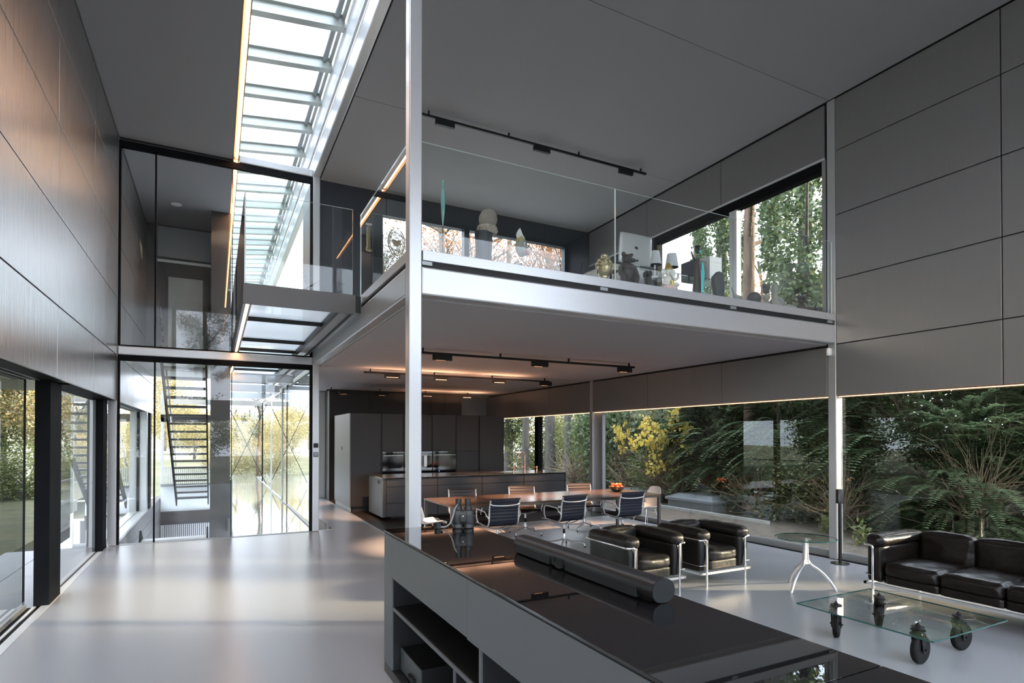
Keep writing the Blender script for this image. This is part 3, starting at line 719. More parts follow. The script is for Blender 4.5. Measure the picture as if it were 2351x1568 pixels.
# island
il = thing('kitchen_island', 'long grey kitchen island with drawers and thin metal worktop', 'kitchen island')
X0, X1, Y0, Y1 = 3.11, 7.66, 11.98, 13.15
B('body', 'core_black', X0 + .02, X1 - .02, Y0 + .025, Y1 - .02, .10, .865, il); B('end_panel', 'island_front', X1 - .02, X1, Y0, Y1, .07, .885, il)
B('plinth', 'core_black', X0 + .25, X1 - .1, Y0 + .22, Y1 - .2, .006, .10, il)
B('end_panel', 'cabinet_side', X0, X0 + .02, Y0, Y1, .07, .885, il, bevel=.001)
B('corner_post', 'island_front', X0 + .02, 3.195, Y0, Y0 + .02, .07, .885, il)
xs = [3.20, 4.339, 5.407, 6.49, 7.633]
for i in range(4):
    for z0, z1 in ((.705, .87), (.362, .697), (.075, .354)):
        B('drawer_front', 'island_front', xs[i] + .007, xs[i + 1] - .007, Y0, Y0 + .02, z0 + .003, z1 - .003, il, bevel=.001)
wt = B('worktop', 'island_top', X0 - .015, X1 + .03, Y0 - .02, Y1 + .02, .886, .900, il, bevel=.001)
B('sink', 'steel_brushed', 6.05, 6.65, 12.50, 12.95, .9005, .902, il); B('hob', 'black_gloss', 3.5, 4.3, 12.3, 12.9, .9005, .904, il)
for y in (12.20, 12.32):
    m = MB(); m.tube([(X0 - .001, y, .80), (X0 - .006, y, .80)], .045, 20); so = m.build('socket', 'black_metal', il, smooth=40)
def tapbase(name, label, cat, x, y):
    return thing(name, label, cat, (x, y, .902))
t = tapbase('kitchen_tap', 'tall copper coloured tap with curved spout on the island', 'tap', 6.72, 12.36)
m = MB(); m.cyl((0, 0, 0), (0, 0, .20), .026, n=16); m.build('body', 'copper', t, smooth=50)
pts = [(0, 0, .18), (0, 0, .40)] + [(-.085 + .085 * math.cos(a), 0, .40 + .085 * math.sin(a)) for a in np.linspace(0, PI, 12)] + [(-.17, 0, .33)]
m = MB(); m.tube(pts, .017, 10); m.build('spout', 'copper', t, smooth=60)
m = MB(); m.cyl((-.03, 0, .13), (-.12, 0, .13), .018, n=10); m.cyl((-.115, 0, .13), (-.125, 0, .24), .006, n=8); m.build('lever', 'copper', t, smooth=50)
for lab, x, h in (('copper soap dispenser left of the tap', 6.38, .13), ('copper dispenser with side nozzle right of the tap', 7.02, .14)):
    t = tapbase('soap_dispenser', lab, 'dispenser', x, 12.30)
    m = MB(); m.lathe([(.022, 0), (.022, h), (.018, h + .004)], 14); m.build('body', 'copper', t, smooth=50)
    m = MB(); m.cyl((0, 0, h - .02), (-.09, 0, h - .02), .008, n=8); m.build('nozzle', 'copper', t, smooth=50)

# wall switches on the column by the passage
for lab, z in (('upper black switch plate on the passage column', 1.60), ('lower black switch plate with small screen on the passage column', 1.43)):
    t = thing('switch_plate', lab, 'switch', (1.662, YP - .001, z))
    B('plate', 'ink_black', -.042, .042, -.012, 0, -.042, .042, t, bevel=.002)
    if z > 1.5:
        for k in range(2): B('key', 'black_metal', -.038 + .04 * k, -.002 + .04 * k, -.015, -.012, -.038, .038, t)
    else: B('screen', 'oven_glass', -.034, .034, -.014, -.012, -.030, .030, t)
t = thing('motion_sensor', 'small white motion sensor under the mezzanine beam by the right column', 'sensor', (7.873, 5.285, 2.985))
m = cushion((.065, .05, .11), .015, 5, .004, 0); link('housing', cmesh(m, 'housing', 'plastic_white'), t)
B('lens', 'off_white', -.022, .022, -.032, -.024, -.03, .03, t, bevel=.003)

# ================================================================== TRACK LIGHTS
def track(label, x0, x1, y, z, heads, e=0.0, dots=True, tilt=0.0, cone=60, ups=()):
    t = thing('track_light', label, 'track light', (0, y, z))
    B('rail', 'black_metal', x0, x1, -.017, .017, -.035, 0, t, bevel=.002)
    n = max(2, int((x1 - x0) / 1.3))
    for i in range(n + 1):
        x = x0 + .12 + (x1 - x0 - .24) * i / n
        B('hanger', 'black_metal', x - .012, x + .012, -.012, .012, 0, .055, t)
    for x in heads:
        up_ = [u[1] for u in ups if abs(u[0] - x) < .01]
        h = B('lamp_head', 'black_metal', x - .15, x + .15, -.028, .028, -.115, -.02, t, bevel=.003)
        for k in range(6):
            xx = x - .10 + .026 * k
            if dots and not up_: B('lens', 'lamp_dot', xx - .005, xx + .005, -.020, -.012, -.1165, -.1150, h)
        if up_:                                             # this head is turned to the ceiling
            B('lens_strip', 'plastic_white', x - .12, x + .12, -.030, -.027, -.10, -.09, h)
            ld_ = bpy.data.lights.new('track_uplight', 'AREA'); lo = bpy.data.objects.new('track_uplight', ld_); COL.objects.link(lo)
            lo.location = (x, y - .10, z - .26); lo.rotation_euler = (PI, 0, 0)
            ld_.shape = 'RECTANGLE'; ld_.size = 1.0; ld_.size_y = .05; ld_.energy = up_[0]; ld_.color = (1.0, 0.52, 0.29)
        if e and not (up_ and x > 6.6):
            ld_ = bpy.data.lights.new('track_spot', 'SPOT'); lo = bpy.data.objects.new('track_spot', ld_); COL.objects.link(lo)
            lo.location = (x, y, z - .13); lo.rotation_euler = (R(tilt), 0, 0)
            ld_.energy = e; ld_.color = (1.0, 0.60, 0.36); ld_.spot_size = R(cone); ld_.spot_blend = .8; ld_.shadow_soft_size = .05
    return t
E_SPOT = 300.0
track('black track light on the lower ceiling above the dining table', 2.62, 6.72, 8.22, 3.03, [3.05, 4.75, 6.50], E_SPOT, tilt=15, cone=46)
track('black track light on the lower ceiling in front of the kitchen island', 2.55, 6.72, 11.20, 3.03, [3.10, 4.12, 5.45, 6.62], E_SPOT * .7, tilt=34, cone=40, ups=((4.12, 2.6), (5.45, 2.6), (3.10, 1.6)))
track('black track light on the lower ceiling close to the black core', 2.62, 6.80, 15.85, 3.03, [3.10, 4.13, 5.42, 6.65], E_SPOT * .3, tilt=-8, cone=60, ups=((6.65, 3.0), (5.42, 1.6)))
track('black track light on the upper ceiling above the study', 2.70, 6.98, 8.20, 6.585, [3.08, 4.78, 6.52], 0.0, dots=False)
# ================================================================== LOW CABINET (foreground) AND ITEMS ON IT
CX0, CX1, CY0, CY1, CZ = 1.134, 1.80, .05, 4.30, 1.056
t = thing('low_cabinet', 'long grey cabinet with black mirror glass top and open shelves in the foreground', 'cabinet', (0, 0, 0))
top = B('glass_top', 'black_gloss', CX0 - .004, CX1 + .004, 1.05, CY1 + .004, CZ - .012, CZ, t, bevel=.001)
B('glass_top', 'black_gloss', CX0 - .004, CX1 + .004, CY0, 1.045, CZ - .012, CZ, t, bevel=.001)
B('shadow_line', 'joint_black', CX0 + .006, CX1 - .006, CY0, CY1 - .006, CZ - .022, CZ - .012, t)
B('end_panel', 'console_front', CX0, CX1, 4.085, CY1, .075, CZ - .022, t, bevel=.001)
B('front_rail', 'console_front', CX0, CX0 + .02, 2.70, 4.083, .738, CZ - .022, t); B('front_rail', 'console_front', CX0, CX0 + .02, CY0, 2.697, .730, CZ - .022, t)
B('back_panel', 'console_front', CX1 - .02, CX1, CY0, 4.083, .075, CZ - .022, t)
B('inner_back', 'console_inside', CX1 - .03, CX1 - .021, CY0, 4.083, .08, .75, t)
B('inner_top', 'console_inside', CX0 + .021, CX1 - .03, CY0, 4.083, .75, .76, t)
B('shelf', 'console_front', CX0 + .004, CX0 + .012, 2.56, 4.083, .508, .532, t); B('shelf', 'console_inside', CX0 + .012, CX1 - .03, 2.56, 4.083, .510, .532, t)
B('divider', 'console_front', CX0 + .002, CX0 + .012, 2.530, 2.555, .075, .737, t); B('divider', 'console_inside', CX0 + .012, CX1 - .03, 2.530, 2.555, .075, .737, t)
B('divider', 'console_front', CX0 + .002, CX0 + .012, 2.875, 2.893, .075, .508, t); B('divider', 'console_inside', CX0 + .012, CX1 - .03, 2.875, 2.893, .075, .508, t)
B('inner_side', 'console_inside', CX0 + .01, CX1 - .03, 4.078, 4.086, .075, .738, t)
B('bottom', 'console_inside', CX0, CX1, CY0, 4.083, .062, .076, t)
B('plinth', 'console_plinth', CX0 + .002, CX1 - .01, CY0, CY1 - .002, .0, .070, t)
# amplifier on the lower shelf
t = thing('amplifier', 'black audio amplifier with knobs inside the open shelf of the low cabinet', 'amplifier', (0, 0, .077))
B('case', 'amp_top', 1.20, 1.56, 3.60, 4.045, .012, .162, t, bevel=.003)
fp = B('front_plate', 'amp_face', 1.188, 1.20, 3.595, 4.05, .008, .166, t, bevel=.002)
for k in range(4):
    m = MB(); m.cyl((1.188, 3.70 + k * .035, .06), (1.168, 3.70 + k * .035, .06), .011, n=14); m.build('knob', 'black_metal', t, smooth=50)
for k in range(9):
    m = MB(); m.cyl((1.189, 3.78 + k * .022, .125), (1.186, 3.78 + k * .022, .125), .0025, n=8); m.build('indicator', 'steel_brushed', t)
for y in (3.65, 4.0):
    for x in (1.24, 1.5):
        m = MB(); m.cyl((x, y, 0), (x, y, .014), .018, n=12); m.build('foot', 'rubber', t)
# sound bar
t = thing('sound_bar', 'long black tubular sound bar on the glass top, seen from its back', 'sound bar', (1.672, 0, CZ + .001))
def barsec(n=28, a=.062, b=.050, p=2.35):
    return [(math.copysign(abs(math.cos(q)) ** (2 / p) * a, math.cos(q)), .050 + math.copysign(abs(math.sin(q)) ** (2 / p) * b, math.sin(q))) for q in np.linspace(0, 2 * PI, n, endpoint=False)]
m = MB(); m.prism(barsec(), 1, 1.86, 3.10); m.build('body', 'bar_body', t, smooth=40)
m = MB(); m.prism(barsec(28, .060, .0485), 1, 1.857, 1.862); m.build('end_cap', 'bar_back', t); m = MB(); m.prism(barsec(28, .060, .0485), 1, 3.098, 3.103); m.build('end_cap', 'bar_back', t)
for y0, y1, w in ((1.96, 2.52, 1), (2.68, 3.06, 1)): B('back_strip', 'bar_back', -.0675, -.045, y0, y1, .006, .052, t, bevel=.002)
B('port_recess', 'ink_black', -.064, -.05, 2.545, 2.655, .012, .060, t)
B('screw_plate', 'bar_back', -.0655, -.060, 2.55, 2.60, .018, .055, t)
m = MB(); m.tube(fillet([(-.066, 2.63, .045), (-.085, 2.615, .04), (-.088, 2.57, .015), (-.072, 2.555, .012)], .02), .004, 8); m.build('cable', 'rubber', t, smooth=50)
m = MB(); m.cyl((-.06, 2.634, .045), (-.078, 2.632, .045), .008, n=10); m.build('plug', 'black_metal', t)
B('foot', 'rubber', -.03, .03, 1.9, 3.06, -.001, .004, t)
for y in (2.36, 2.39, 2.42): B('button', 'bar_back', -.01, -.004, y, y + .006, .0985, .101, t)
# binoculars standing on end
t = thing('binoculars', 'large black binoculars standing upright on the glass top with a loose neck strap', 'binoculars', (1.69, 4.10, CZ + .001), R(-22))
t.scale = (1.13, 1.13, 1.13)
for s_ in (-1, 1):
    m = MB(); m.lathe([(.0335, 0), (.0365, .004), (.0365, .024), (.034, .028), (.036, .034), (.038, .05), (.0385, .085), (.0375, .105), (.033, .118), (.024, .124)], 24, (s_ * .0365, 0, 0)); m.build('barrel', 'bino_body', t, smooth=35)
    m = MB(); m.lathe([(.026, .118), (.027, .132), (.024, .140), (.022, .150)], 20, (s_ * .034, 0, 0)); m.build('focus_ring', 'bino_rubber', t, smooth=35)
    m = MB(); m.lathe([(.0175, .145), (.0185, .165), (.0205, .192), (.019, .196), (.012, .192)], 18, (s_ * .031, 0, 0)); m.build('eyecup', 'bino_rubber', t, smooth=35)
m = cushion((.070, .058, .088), .012, 6, .003, 0); o = link('bridge_block', cmesh(m, 'bridge_block', 'bino_body'), t); o.location = (0, -.004, .072)
m = cushion((.046, .012, .050), .004, 5, .001, 0); o = link('battery_cover', cmesh(m, 'battery_cover', 'bino_rubber'), t); o.location = (0, -.0365, .068)
m = MB(); m.lathe([(.0045, 0), (.0045, .003)], 10); o = m.build('button', 'plastic_white', t); o.location = (0, -.0425, .085); o.rotation_euler = (PI / 2, 0, 0)
for k, off in enumerate((0, .006)):
    pts = [(-.036, -.018, .165), (-.055 - off, -.03, .13), (-.062 - off, -.035, .09), (-.085, -.04, .035 + off), (-.115, -.03, .008 + off), (-.15, -.005, .006 + off)]
    m = MB(); m.tube(fillet(pts, .03), .0032, 6, flat=.5); m.build('strap_cord', 'strap', t, smooth=50)
pts = [(-.165 + .026 * math.cos(a), .0 + .024 * math.sin(a), .018) for a in np.linspace(-.5, 5.3, 22)]
m = MB()
for i in range(len(pts) - 1):
    a = Vector(pts[i]); b = Vector(pts[i + 1]); m.beam((a.x, a.y, .018), (b.x, b.y, .018), .004, .034)
m.build('strap_pad', 'bino_rubber', t)

# ================================================================== DINING TABLE AND CHAIRS
t = thing('dining_table', 'long brown dining table with thin top and slim square legs', 'table')
TX0, TX1, TY0, TY1 = 3.08, 7.08, 7.93, 9.18
B('top', 'table_bronze', TX0, TX1, TY0, TY1, .712, .740, t, bevel=.002)
B('apron', 'table_leg', TX0 + .01, TX1 - .01, TY0 + .01, TY0 + .04, .685, .712, t); B('apron', 'table_leg', TX0 + .01, TX1 - .01, TY1 - .04, TY1 - .01, .685, .712, t)
for x in (TX0 + .004, TX1 - .049):
    for y in (TY0 + .004, TY1 - .049): B('leg', 'table_leg', x, x + .045, y, y + .045, 0, .712, t, bevel=.002)

def sling(prof, w, th, nrib, name, mat):
    """ribbed sling upholstery following a side profile (y,z)"""
    P = [Vector((0, p[0], p[1])) for p in prof]; L_ = [0]
    for i in range(1, len(P)): L_.append(L_[-1] + (P[i] - P[i - 1]).length)
    tot = L_[-1]
    def at(s_):
        for i in range(1, len(P)):
            if s_ <= L_[i] + 1e-9:
                f = (s_ - L_[i - 1]) / (L_[i] - L_[i - 1]); return P[i - 1].lerp(P[i], f), (P[i] - P[i - 1]).normalized()
        return P[-1], (P[-1] - P[-2]).normalized()
    ns = nrib * 4; m = MB(); ring = []
    for side in (1, -1):
        rows = []
        for i in range(ns + 1):
            f = i / ns; p, d = at(f * tot); nrm = Vector((0, -d.z, d.y))
            h = th * (.45 + .55 * abs(math.sin(PI * f * nrib)))
            rows.append(p + nrm * h * side)
        m.grid(lambda u, v, rows=rows: (Vector(((v - .5) * w, 0, 0)) + rows[int(round(u * ns))]), ns, 2)
        ring.append(rows)
    a, b = ring
    for sgn in (-.5, .5):
        m.grid(lambda u, v, sgn=sgn: (a if v < .5 else b)[int(round(u * ns))] + Vector((sgn * w, 0, 0)), ns, 1)
    me = m.mesh(name, mat, smooth=50)
    return me
def office_chair(label, mat, loc, rz, group):
    t = thing('office_chair', label, 'chair', loc, rz, group)
    seatp = [(.245, .452), (.225, .462), (.12, .458), (0, .448), (-.12, .442), (-.175, .448)]
    backp = [(-.19, .458), (-.215, .50), (-.222, .58), (-.228, .66), (-.245, .74), (-.268, .80), (-.278, .832)]
    link('seat', sling(seatp, .46, .012, 9, 'seat', mat), t)
    bk = link('backrest', sling(backp, .455, .012, 8, 'backrest', mat), t)
    m = MB(); m.tube([(-.245, -.284, .838), (.245, -.284, .838)], .014, 10); m.build('top_roll', mat, bk, smooth=50)
    prof = [(.25, .448)] + [(p[0], p[1] - .006) for p in seatp[1:-1]] + [(-.19, .447), (-.228, .50), (-.236, .58), (-.240, .66), (-.256, .74), (-.276, .80), (-.288, .835)]
    for s_ in (-1, 1):
        m = MB(); m.tube(fillet([(s_ * .24, a, b) for a, b in prof], .03, 3), .013, 8, flat=.8); m.build('side_frame', 'alu_polish', t, smooth=50)
        pts = [(s_ * .245, -.232, .56), (s_ * .275, -.225, .60), (s_ * .285, -.19, .655), (s_ * .287, .0, .668), (s_ * .287, .10, .672), (s_ * .285, .145, .64), (s_ * .275, .16, .52), (s_ * .25, .155, .455)]
        m = MB(); m.tube(fillet(pts, .06, 5), .0115, 8, flat=.75); m.build('armrest', 'alu_polish', t, smooth=50)
        m = MB(); m.cyl((s_ * .24, -.236, .575), (s_ * .285, -.20, .60), .006, n=8); m.build('arm_pin', 'alu_polish', t, smooth=50)
    pts = [(-.24, -.268, .775), (-.20, -.285, .757), (-.10, -.292, .748), (0, -.294, .746), (.10, -.292, .748), (.20, -.285, .757), (.24, -.268, .775)]
    m = MB(); m.tube(fillet(pts, .05), [.010] * len(fillet(pts, .05)), 8); m.build('back_spreader', 'alu_polish', t, smooth=50)
    for y in (.06, -.10):
        pts = [(-.24, y, .437), (-.17, y * .8, .40), (-.08, y * .4, .372), (0, y * .2, .366), (.08, y * .4, .372), (.17, y * .8, .40), (.24, y, .437)]
        m = MB(); m.tube(fillet(pts, .05), .012, 8, flat=.6); m.build('seat_yoke', 'alu_polish', t, smooth=50)
    m = MB(); m.cyl((0, 0, .29), (0, 0, .375), .020, n=14); m.build('column', 'alu_polish', t, smooth=50)
    m = MB(); m.cyl((0, 0, .20), (0, 0, .30), .019, n=14); m.build('column_sleeve', 'rubber', t, smooth=50)
    m = MB(); m.lathe([(.030, .095), (.030, .13), (.022, .21), (.019, .215)], 14); m.build('hub', 'alu_polish', t, smooth=50)
    for k in range(4):
        a = R(45 + 90 * k); c, s_ = math.cos(a), math.sin(a)
        pts = [(c * .02, s_ * .02, .125), (c * .10, s_ * .10, .095), (c * .30, s_ * .30, .070), (c * .325, s_ * .325, .055), (c * .335, s_ * .335, .02)]
        lg = MB(); lg.tube(pts, [.022, .020, .014, .013, .011], 8, flat=.7); l_ = lg.build('leg', 'alu_polish', t, smooth=50)
        g = MB(); g.cyl((c * .335, s_ * .335, 0), (c * .335, s_ * .335, .022), .013, n=10); g.build('glide', 'rubber', l_)
    return t
GR = 'six ribbed sling chairs at the dining table'
c0 = office_chair('dark ribbed sling chair on the near side, closest to the steel column', 'sling_navy', (3.80, 7.86, 0), R(-1), GR)
for lab, x, y, rz in (('dark ribbed sling chair on the near side, middle of three', 4.97, 7.83, R(6)), ('dark ribbed sling chair on the near side, next to the fruit bowl end', 6.14, 7.83, R(-1))):
    c = copy_tree(c0); c['label'] = lab; c.location = (x, y, 0); c.rotation_euler = (0, 0, rz)
f0 = office_chair('brown ribbed sling chair on the far side behind the binoculars', 'sling_brown', (3.83, 9.22, 0), R(180 - 14), GR)
for lab, x, y, rz in (('brown ribbed sling chair on the far side, middle of three', 5.00, 9.18, R(166)), ('brown ribbed sling chair on the far side in front of the window column', 6.28, 9.17, R(168))):
    c = copy_tree(f0); c['label'] = lab; c.location = (x, y, 0); c.rotation_euler = (0, 0, rz)

def shell_chair(label, loc, rz, group):
    t = thing('shell_chair', label, 'chair', loc, rz, group)
    prof = [(.235, .425), (.225, .445), (.14, .44), (.02, .425), (-.10, .425), (-.165, .455), (-.195, .53), (-.21, .62), (-.225, .72), (-.235, .80), (-.237, .825)]
    wid = [.16, .205, .225, .23, .225, .22, .215, .205, .19, .15, .08]
    crl = [.0, .02, .045, .05, .05, .055, .06, .055, .04, .02, .005]
    n = len(prof) - 1
    def fn(u, v):
        x = u * n; i = min(int(x), n - 1); f = x - i
        y = prof[i][0] * (1 - f) + prof[i + 1][0] * f; z = prof[i][1] * (1 - f) + prof[i + 1][1] * f
        w = wid[i] * (1 - f) + wid[i + 1] * f; c = crl[i] * (1 - f) + crl[i + 1] * f
        s_ = v * 2 - 1; k = s_ * s_; back = min(1, max(0, (z - .45) / .1))
        return (s_ * w, y + c * k * back, z + c * k * (1 - back))
    m = MB(); m.grid(fn, 30, 12)
    o = m.build('shell', 'white_shell', t, smooth=60, fix=False)
    md = o.modifiers.new('thick', 'SOLIDIFY'); md.thickness = .008; md.offset = 0
    for sx in (-1, 1):
        for sy in (-1, 1):
            m = MB(); m.tube([(sx * .12, sy * .10, .42), (sx * .21, sy * .22, 0)], .008, 8); m.build('leg', 'chrome', t, smooth=50)
        m = MB(); m.tube([(sx * .14, -.13, .35), (-sx * .14, .13, .35)], .005, 6); m.build('cross_wire', 'chrome', t, smooth=50)
    return t
a = shell_chair('white moulded shell chair at the right head of the dining table', (7.20, 8.47, 0), R(90), 'two white shell chairs')
b = copy_tree(a); b['label'] = 'white moulded shell chair at the left head of the table, half behind the column'; b.location = (2.93, 8.50, 0); b.rotation_euler = (0, 0, R(-90))

# fruit bowl
t = thing('fruit_bowl', 'dark round bowl full of red fruit on the dining table', 'bowl', (6.66, 8.66, .741))
m = MB(); m.lathe([(.045, 0), (.075, .006), (.125, .045), (.150, .095), (.146, .098), (.120, .055), (.07, .02), (.0, .016)], 32); m.build('bowl', 'bowl_dark', t, smooth=60)
m = MB(); m.lathe([(.0, .062), (.03, .062), (.037, .07), (.039, .09), (.034, .112), (.022, .122), (.008, .117), (.0, .115)], 14, (0, 0, -.062)); fruit_me = {}
for k, mt in enumerate(('apple_red', 'apple_orange')):
    fruit_me[k] = m.mesh('fruit', mt, smooth=60)
st_me = MB().tube([(0, 0, .052), (.004, 0, .066), (.010, .002, .074)], .0022, 5).mesh('stem', 'stem_brown')
pos = [(.0, .0, .035), (.075, .0, .055), (-.075, .01, .055), (.02, .078, .055), (-.03, -.076, .055), (.06, -.06, .058), (-.06, .062, .06), (.02, .02, .10), (-.035, -.02, .102), (.05, .055, .098), (.045, -.035, .104), (-.045, .045, .105)]
where = ['at the bottom of the bowl', 'at the right rim', 'at the left rim', 'at the back rim', 'at the front rim', 'at the front right rim', 'at the back left rim', 'on top in the middle', 'on top towards the left front', 'on top towards the right back', 'on top towards the right front', 'on top towards the left back']
for k, p in enumerate(pos):
    o = link('apple', fruit_me[0 if k % 3 else 1]); o.location = (6.66 + p[0], 8.66 + p[1], .741 + p[2] - .008); o.rotation_euler = (random.uniform(-.5, .5), random.uniform(-.5, .5), random.uniform(0, 6))
    tag(o, ('red' if k % 3 else 'orange') + ' fruit in the bowl, ' + where[k], 'fruit', 'fruit in the bowl'); link('stem', st_me, o)

# ================================================================== ARMCHAIRS, SOFA
def tube_seat(name, label, cat, W, D, seats, h_tube, h_top, h_base, h_seat, leather, loc, rz, group=None):
    """tubular steel frame with loose leather cushions; opens towards local -y"""
    t = thing(name, label, cat, loc, rz, group)
    hw, hd = W / 2, D / 2; aw = .17; lx = hw - .085
    rt = .014
    pts = [(-lx, -hd, 0), (-lx, -hd, h_tube), (-hw - .012, -hd + .004, h_tube), (-hw - .012, hd + .01, h_tube), (hw + .012, hd + .01, h_tube), (hw + .012, -hd + .004, h_tube), (lx, -hd, h_tube), (lx, -hd, 0)]
    m = MB(); m.tube(fillet(pts, .035, 5), rt, 10); m.build('frame_rail', 'chrome', t, smooth=60)
    for s_ in (-1, 1):
        m = MB(); m.cyl((s_ * lx, hd + .01, 0), (s_ * lx, hd + .01, h_tube), rt, n=10); m.build('leg', 'chrome', t, smooth=60)
    pts = [(-lx, -hd, h_base + .11), (-hw - .008, -hd + .004, h_base + .11), (-hw - .008, hd + .008, h_base + .11), (hw + .008, hd + .008, h_base + .11), (hw + .008, -hd + .004, h_base + .11), (lx, -hd, h_base + .11)]
    m = MB(); m.tube(fillet(pts, .02, 3), .006, 8); m.build('lower_rod', 'chrome', t, smooth=60)
    m = MB()
    for a_ in ((-hw - .01, hw + .01, -hd - .006, -hd + .02), (-hw - .01, hw + .01, hd - .02, hd + .006), (-hw - .01, -hw + .02, -hd - .006, hd + .006), (hw - .02, hw + .01, -hd - .006, hd + .006)): m.box(a_[0], a_[1], a_[2], a_[3], h_base + .004, h_base + .030)
    m.build('base_frame', 'alu_polish', t)
    ah = h_top - h_base - .03
    rh = .135; lh = ah - rh + .02
    arm = cmesh(cushion((aw - .012, D - .05, lh), .035, 14, .008, .005, 3), 'arm_cushion', leather)
    roll = cmesh(cushion((aw + .022, D - .01, rh), .062, 20, .012, .008, 6), 'arm_roll', leather)
    for s_ in (-1, 1):
        o = link('arm_cushion', arm, t); o.location = (s_ * (hw - aw / 2 + .004), -.002, h_base + .035 + lh / 2); o.scale = (s_, 1, 1)
        o = link('arm_roll', roll, t); o.location = (s_ * (hw - aw / 2 + .004), -.006, h_top - rh / 2); o.scale = (s_, 1, 1)
    iw = W - 2 * aw; sw_ = iw / seats
    bk = cmesh(cushion((sw_ + .005, .17, ah - .005), .058, 16, .022, .009, 9), 'back_cushion', leather)
    seat = cmesh(cushion((sw_ - .004, D - .20, .155), .055, 18, .022, .009, 5), 'seat_cushion', leather)
    base = cmesh(cushion((sw_ - .004, D - .20, h_seat - h_base - .17), .02, 8, .004, .003, 8), 'base_cushion', leather)
    for k in range(seats):
        x = -iw / 2 + sw_ * (k + .5)
        o = link('back_cushion', bk, t); o.location = (x, hd - .085, h_base + .035 + ah / 2 - .0025)
        o = link('seat_cushion', seat, t); o.location = (x, -hd + .02 + (D - .20) / 2, h_seat - .0775)
        o = link('base_cushion', base, t); o.location = (x, -hd + .035 + (D - .20) / 2, h_base + .045 + (h_seat - h_base - .19) / 2)
    return t
A1 = tube_seat('armchair', 'black leather tube frame armchair directly behind the sound bar', 'armchair', .80, .77, 1, .56, .675, .155, .44, 'leather', (4.325, 5.285, 0), 0, 'pair of black leather armchairs')
A2 = copy_tree(A1); A2['label'] = 'black leather tube frame armchair on the right of the pair, nearer the window'; A2.location = (5.375, 5.29, 0)
tube_seat('sofa', 'long dark leather sofa with tubular steel frame under the right window', 'sofa', 1.92, .86, 3, .60, .71, .17, .43, 'leather_brown', (6.68, 2.84, 0), R(-90))

# ================================================================== COFFEE TABLE ON WHEELS
t = thing('coffee_table', 'low square glass coffee table on four black rubber wheels', 'coffee table')
pane('glass_top', 4.59, 5.66, 2.30, 3.40, .272, .283, t, 'glass_rail', 'table_glass_edge')
for (x, y, a) in ((4.83, 2.53, 92), (4.83, 3.19, 118), (5.44, 2.54, 84), (5.44, 3.18, 128)):
    w = MB(); 
    ca, sa = math.cos(R(a)), math.sin(R(a)); ax = Vector((ca, sa, 0)); fw = Vector((-sa, ca, 0))
    c = Vector((x, y, .1127)) - fw * .03
    prof = [(.030, -.020), (.075, -.024), (.088, -.022), (.096, -.016), (.098, -.009), (.094, -.006), (.098, -.003), (.098, .003), (.094, .006), (.098, .009), (.096, .016), (.088, .022), (.075, .024), (.030, .020)]
    vs = []; n = 28
    for r_, h_ in prof:
        for j in range(n):
            q = 2 * PI * j / n; vs.append(c + ax * h_ * 1.1 + fw * (r_ * 1.15 * math.cos(q)) + Vector((0, 0, r_ * 1.15 * math.sin(q))))
    k_ = len(prof)
    w.add(vs, [(i * n + j, i * n + (j + 1) % n, ((i + 1) % k_) * n + (j + 1) % n, ((i + 1) % k_) * n + j) for i in range(k_) for j in range(n)])
    wo = w.build('wheel', 'rubber', t, smooth=35)
    h = MB(); h.cyl(c - ax * .022, c + ax * .022, .034, n=16); h.build('hub', 'black_metal', wo, smooth=40)
    f = MB()
    for s_ in (-1, 1):
        p = c + ax * .036 * s_; q = Vector((x, y, .225)) + ax * .036 * s_
        f.beam(p + Vector((0, 0, -.02)), q, .055, .006, up=ax)
    f.build('fork', 'black_metal', t)
    f = MB(); f.cyl((x, y, .222), (x, y, .236), .055, n=20); f.cyl((x, y, .236), (x, y, .262), .042, n=18); f.build('swivel_plate', 'black_metal', t, smooth=40)
    f = MB(); f.cyl(c - ax * .05, c + ax * .05, .008, n=8); f.build('axle', 'black_metal', t)
    f = MB(); f.cyl((x, y, .262), (x, y, .268), .052, n=20); f.cyl((x, y, .2835), (x, y, .290), .045, n=20); f.cyl((x, y, .290), (x, y, .306), .016, n=6); f.cyl((x, y, .306), (x, y, .318), .009, n=8); f.build('bolt', 'black_metal', t, smooth=40)

# ================================================================== SIDE TABLE
t = thing('side_table', 'small round glass side table on three curved aluminium legs', 'side table', (6.05, 4.36, 0))
m = MB(); m.lathe([(.318, .588), (.325, .594), (.318, .600)], 48); m.mi = [1] * 96 + [0, 0]; m.build('glass_top', ['glass_rail', 'table_glass_edge'], t)
m = MB(); m.lathe([(.045, .30), (.034, .36), (.030, .56), (.030, .575)], 14); m.build('stem', 'alu_polish', t, smooth=50)
m = MB(); m.lathe([(.055, .575), (.055, .587)], 18); m.build('top_plate', 'alu_polish', t, smooth=40)
for a in (70.0, 188.0, 307.0):
    c, s_ = math.cos(R(a)), math.sin(R(a))
    pts = [(c * r_, s_ * r_, z) for r_, z in ((.010, .40), (.025, .33), (.055, .285), (.11, .255), (.18, .20), (.25, .115), (.30, .03), (.315, .0))]
    m = MB(); m.tube(fillet(pts, .03, 2), [.020] * 1 + [.019] * (len(fillet(pts, .03, 2)) - 2) + [.011], 8, flat=.7); m.build('leg', 'alu_polish', t, smooth=50)

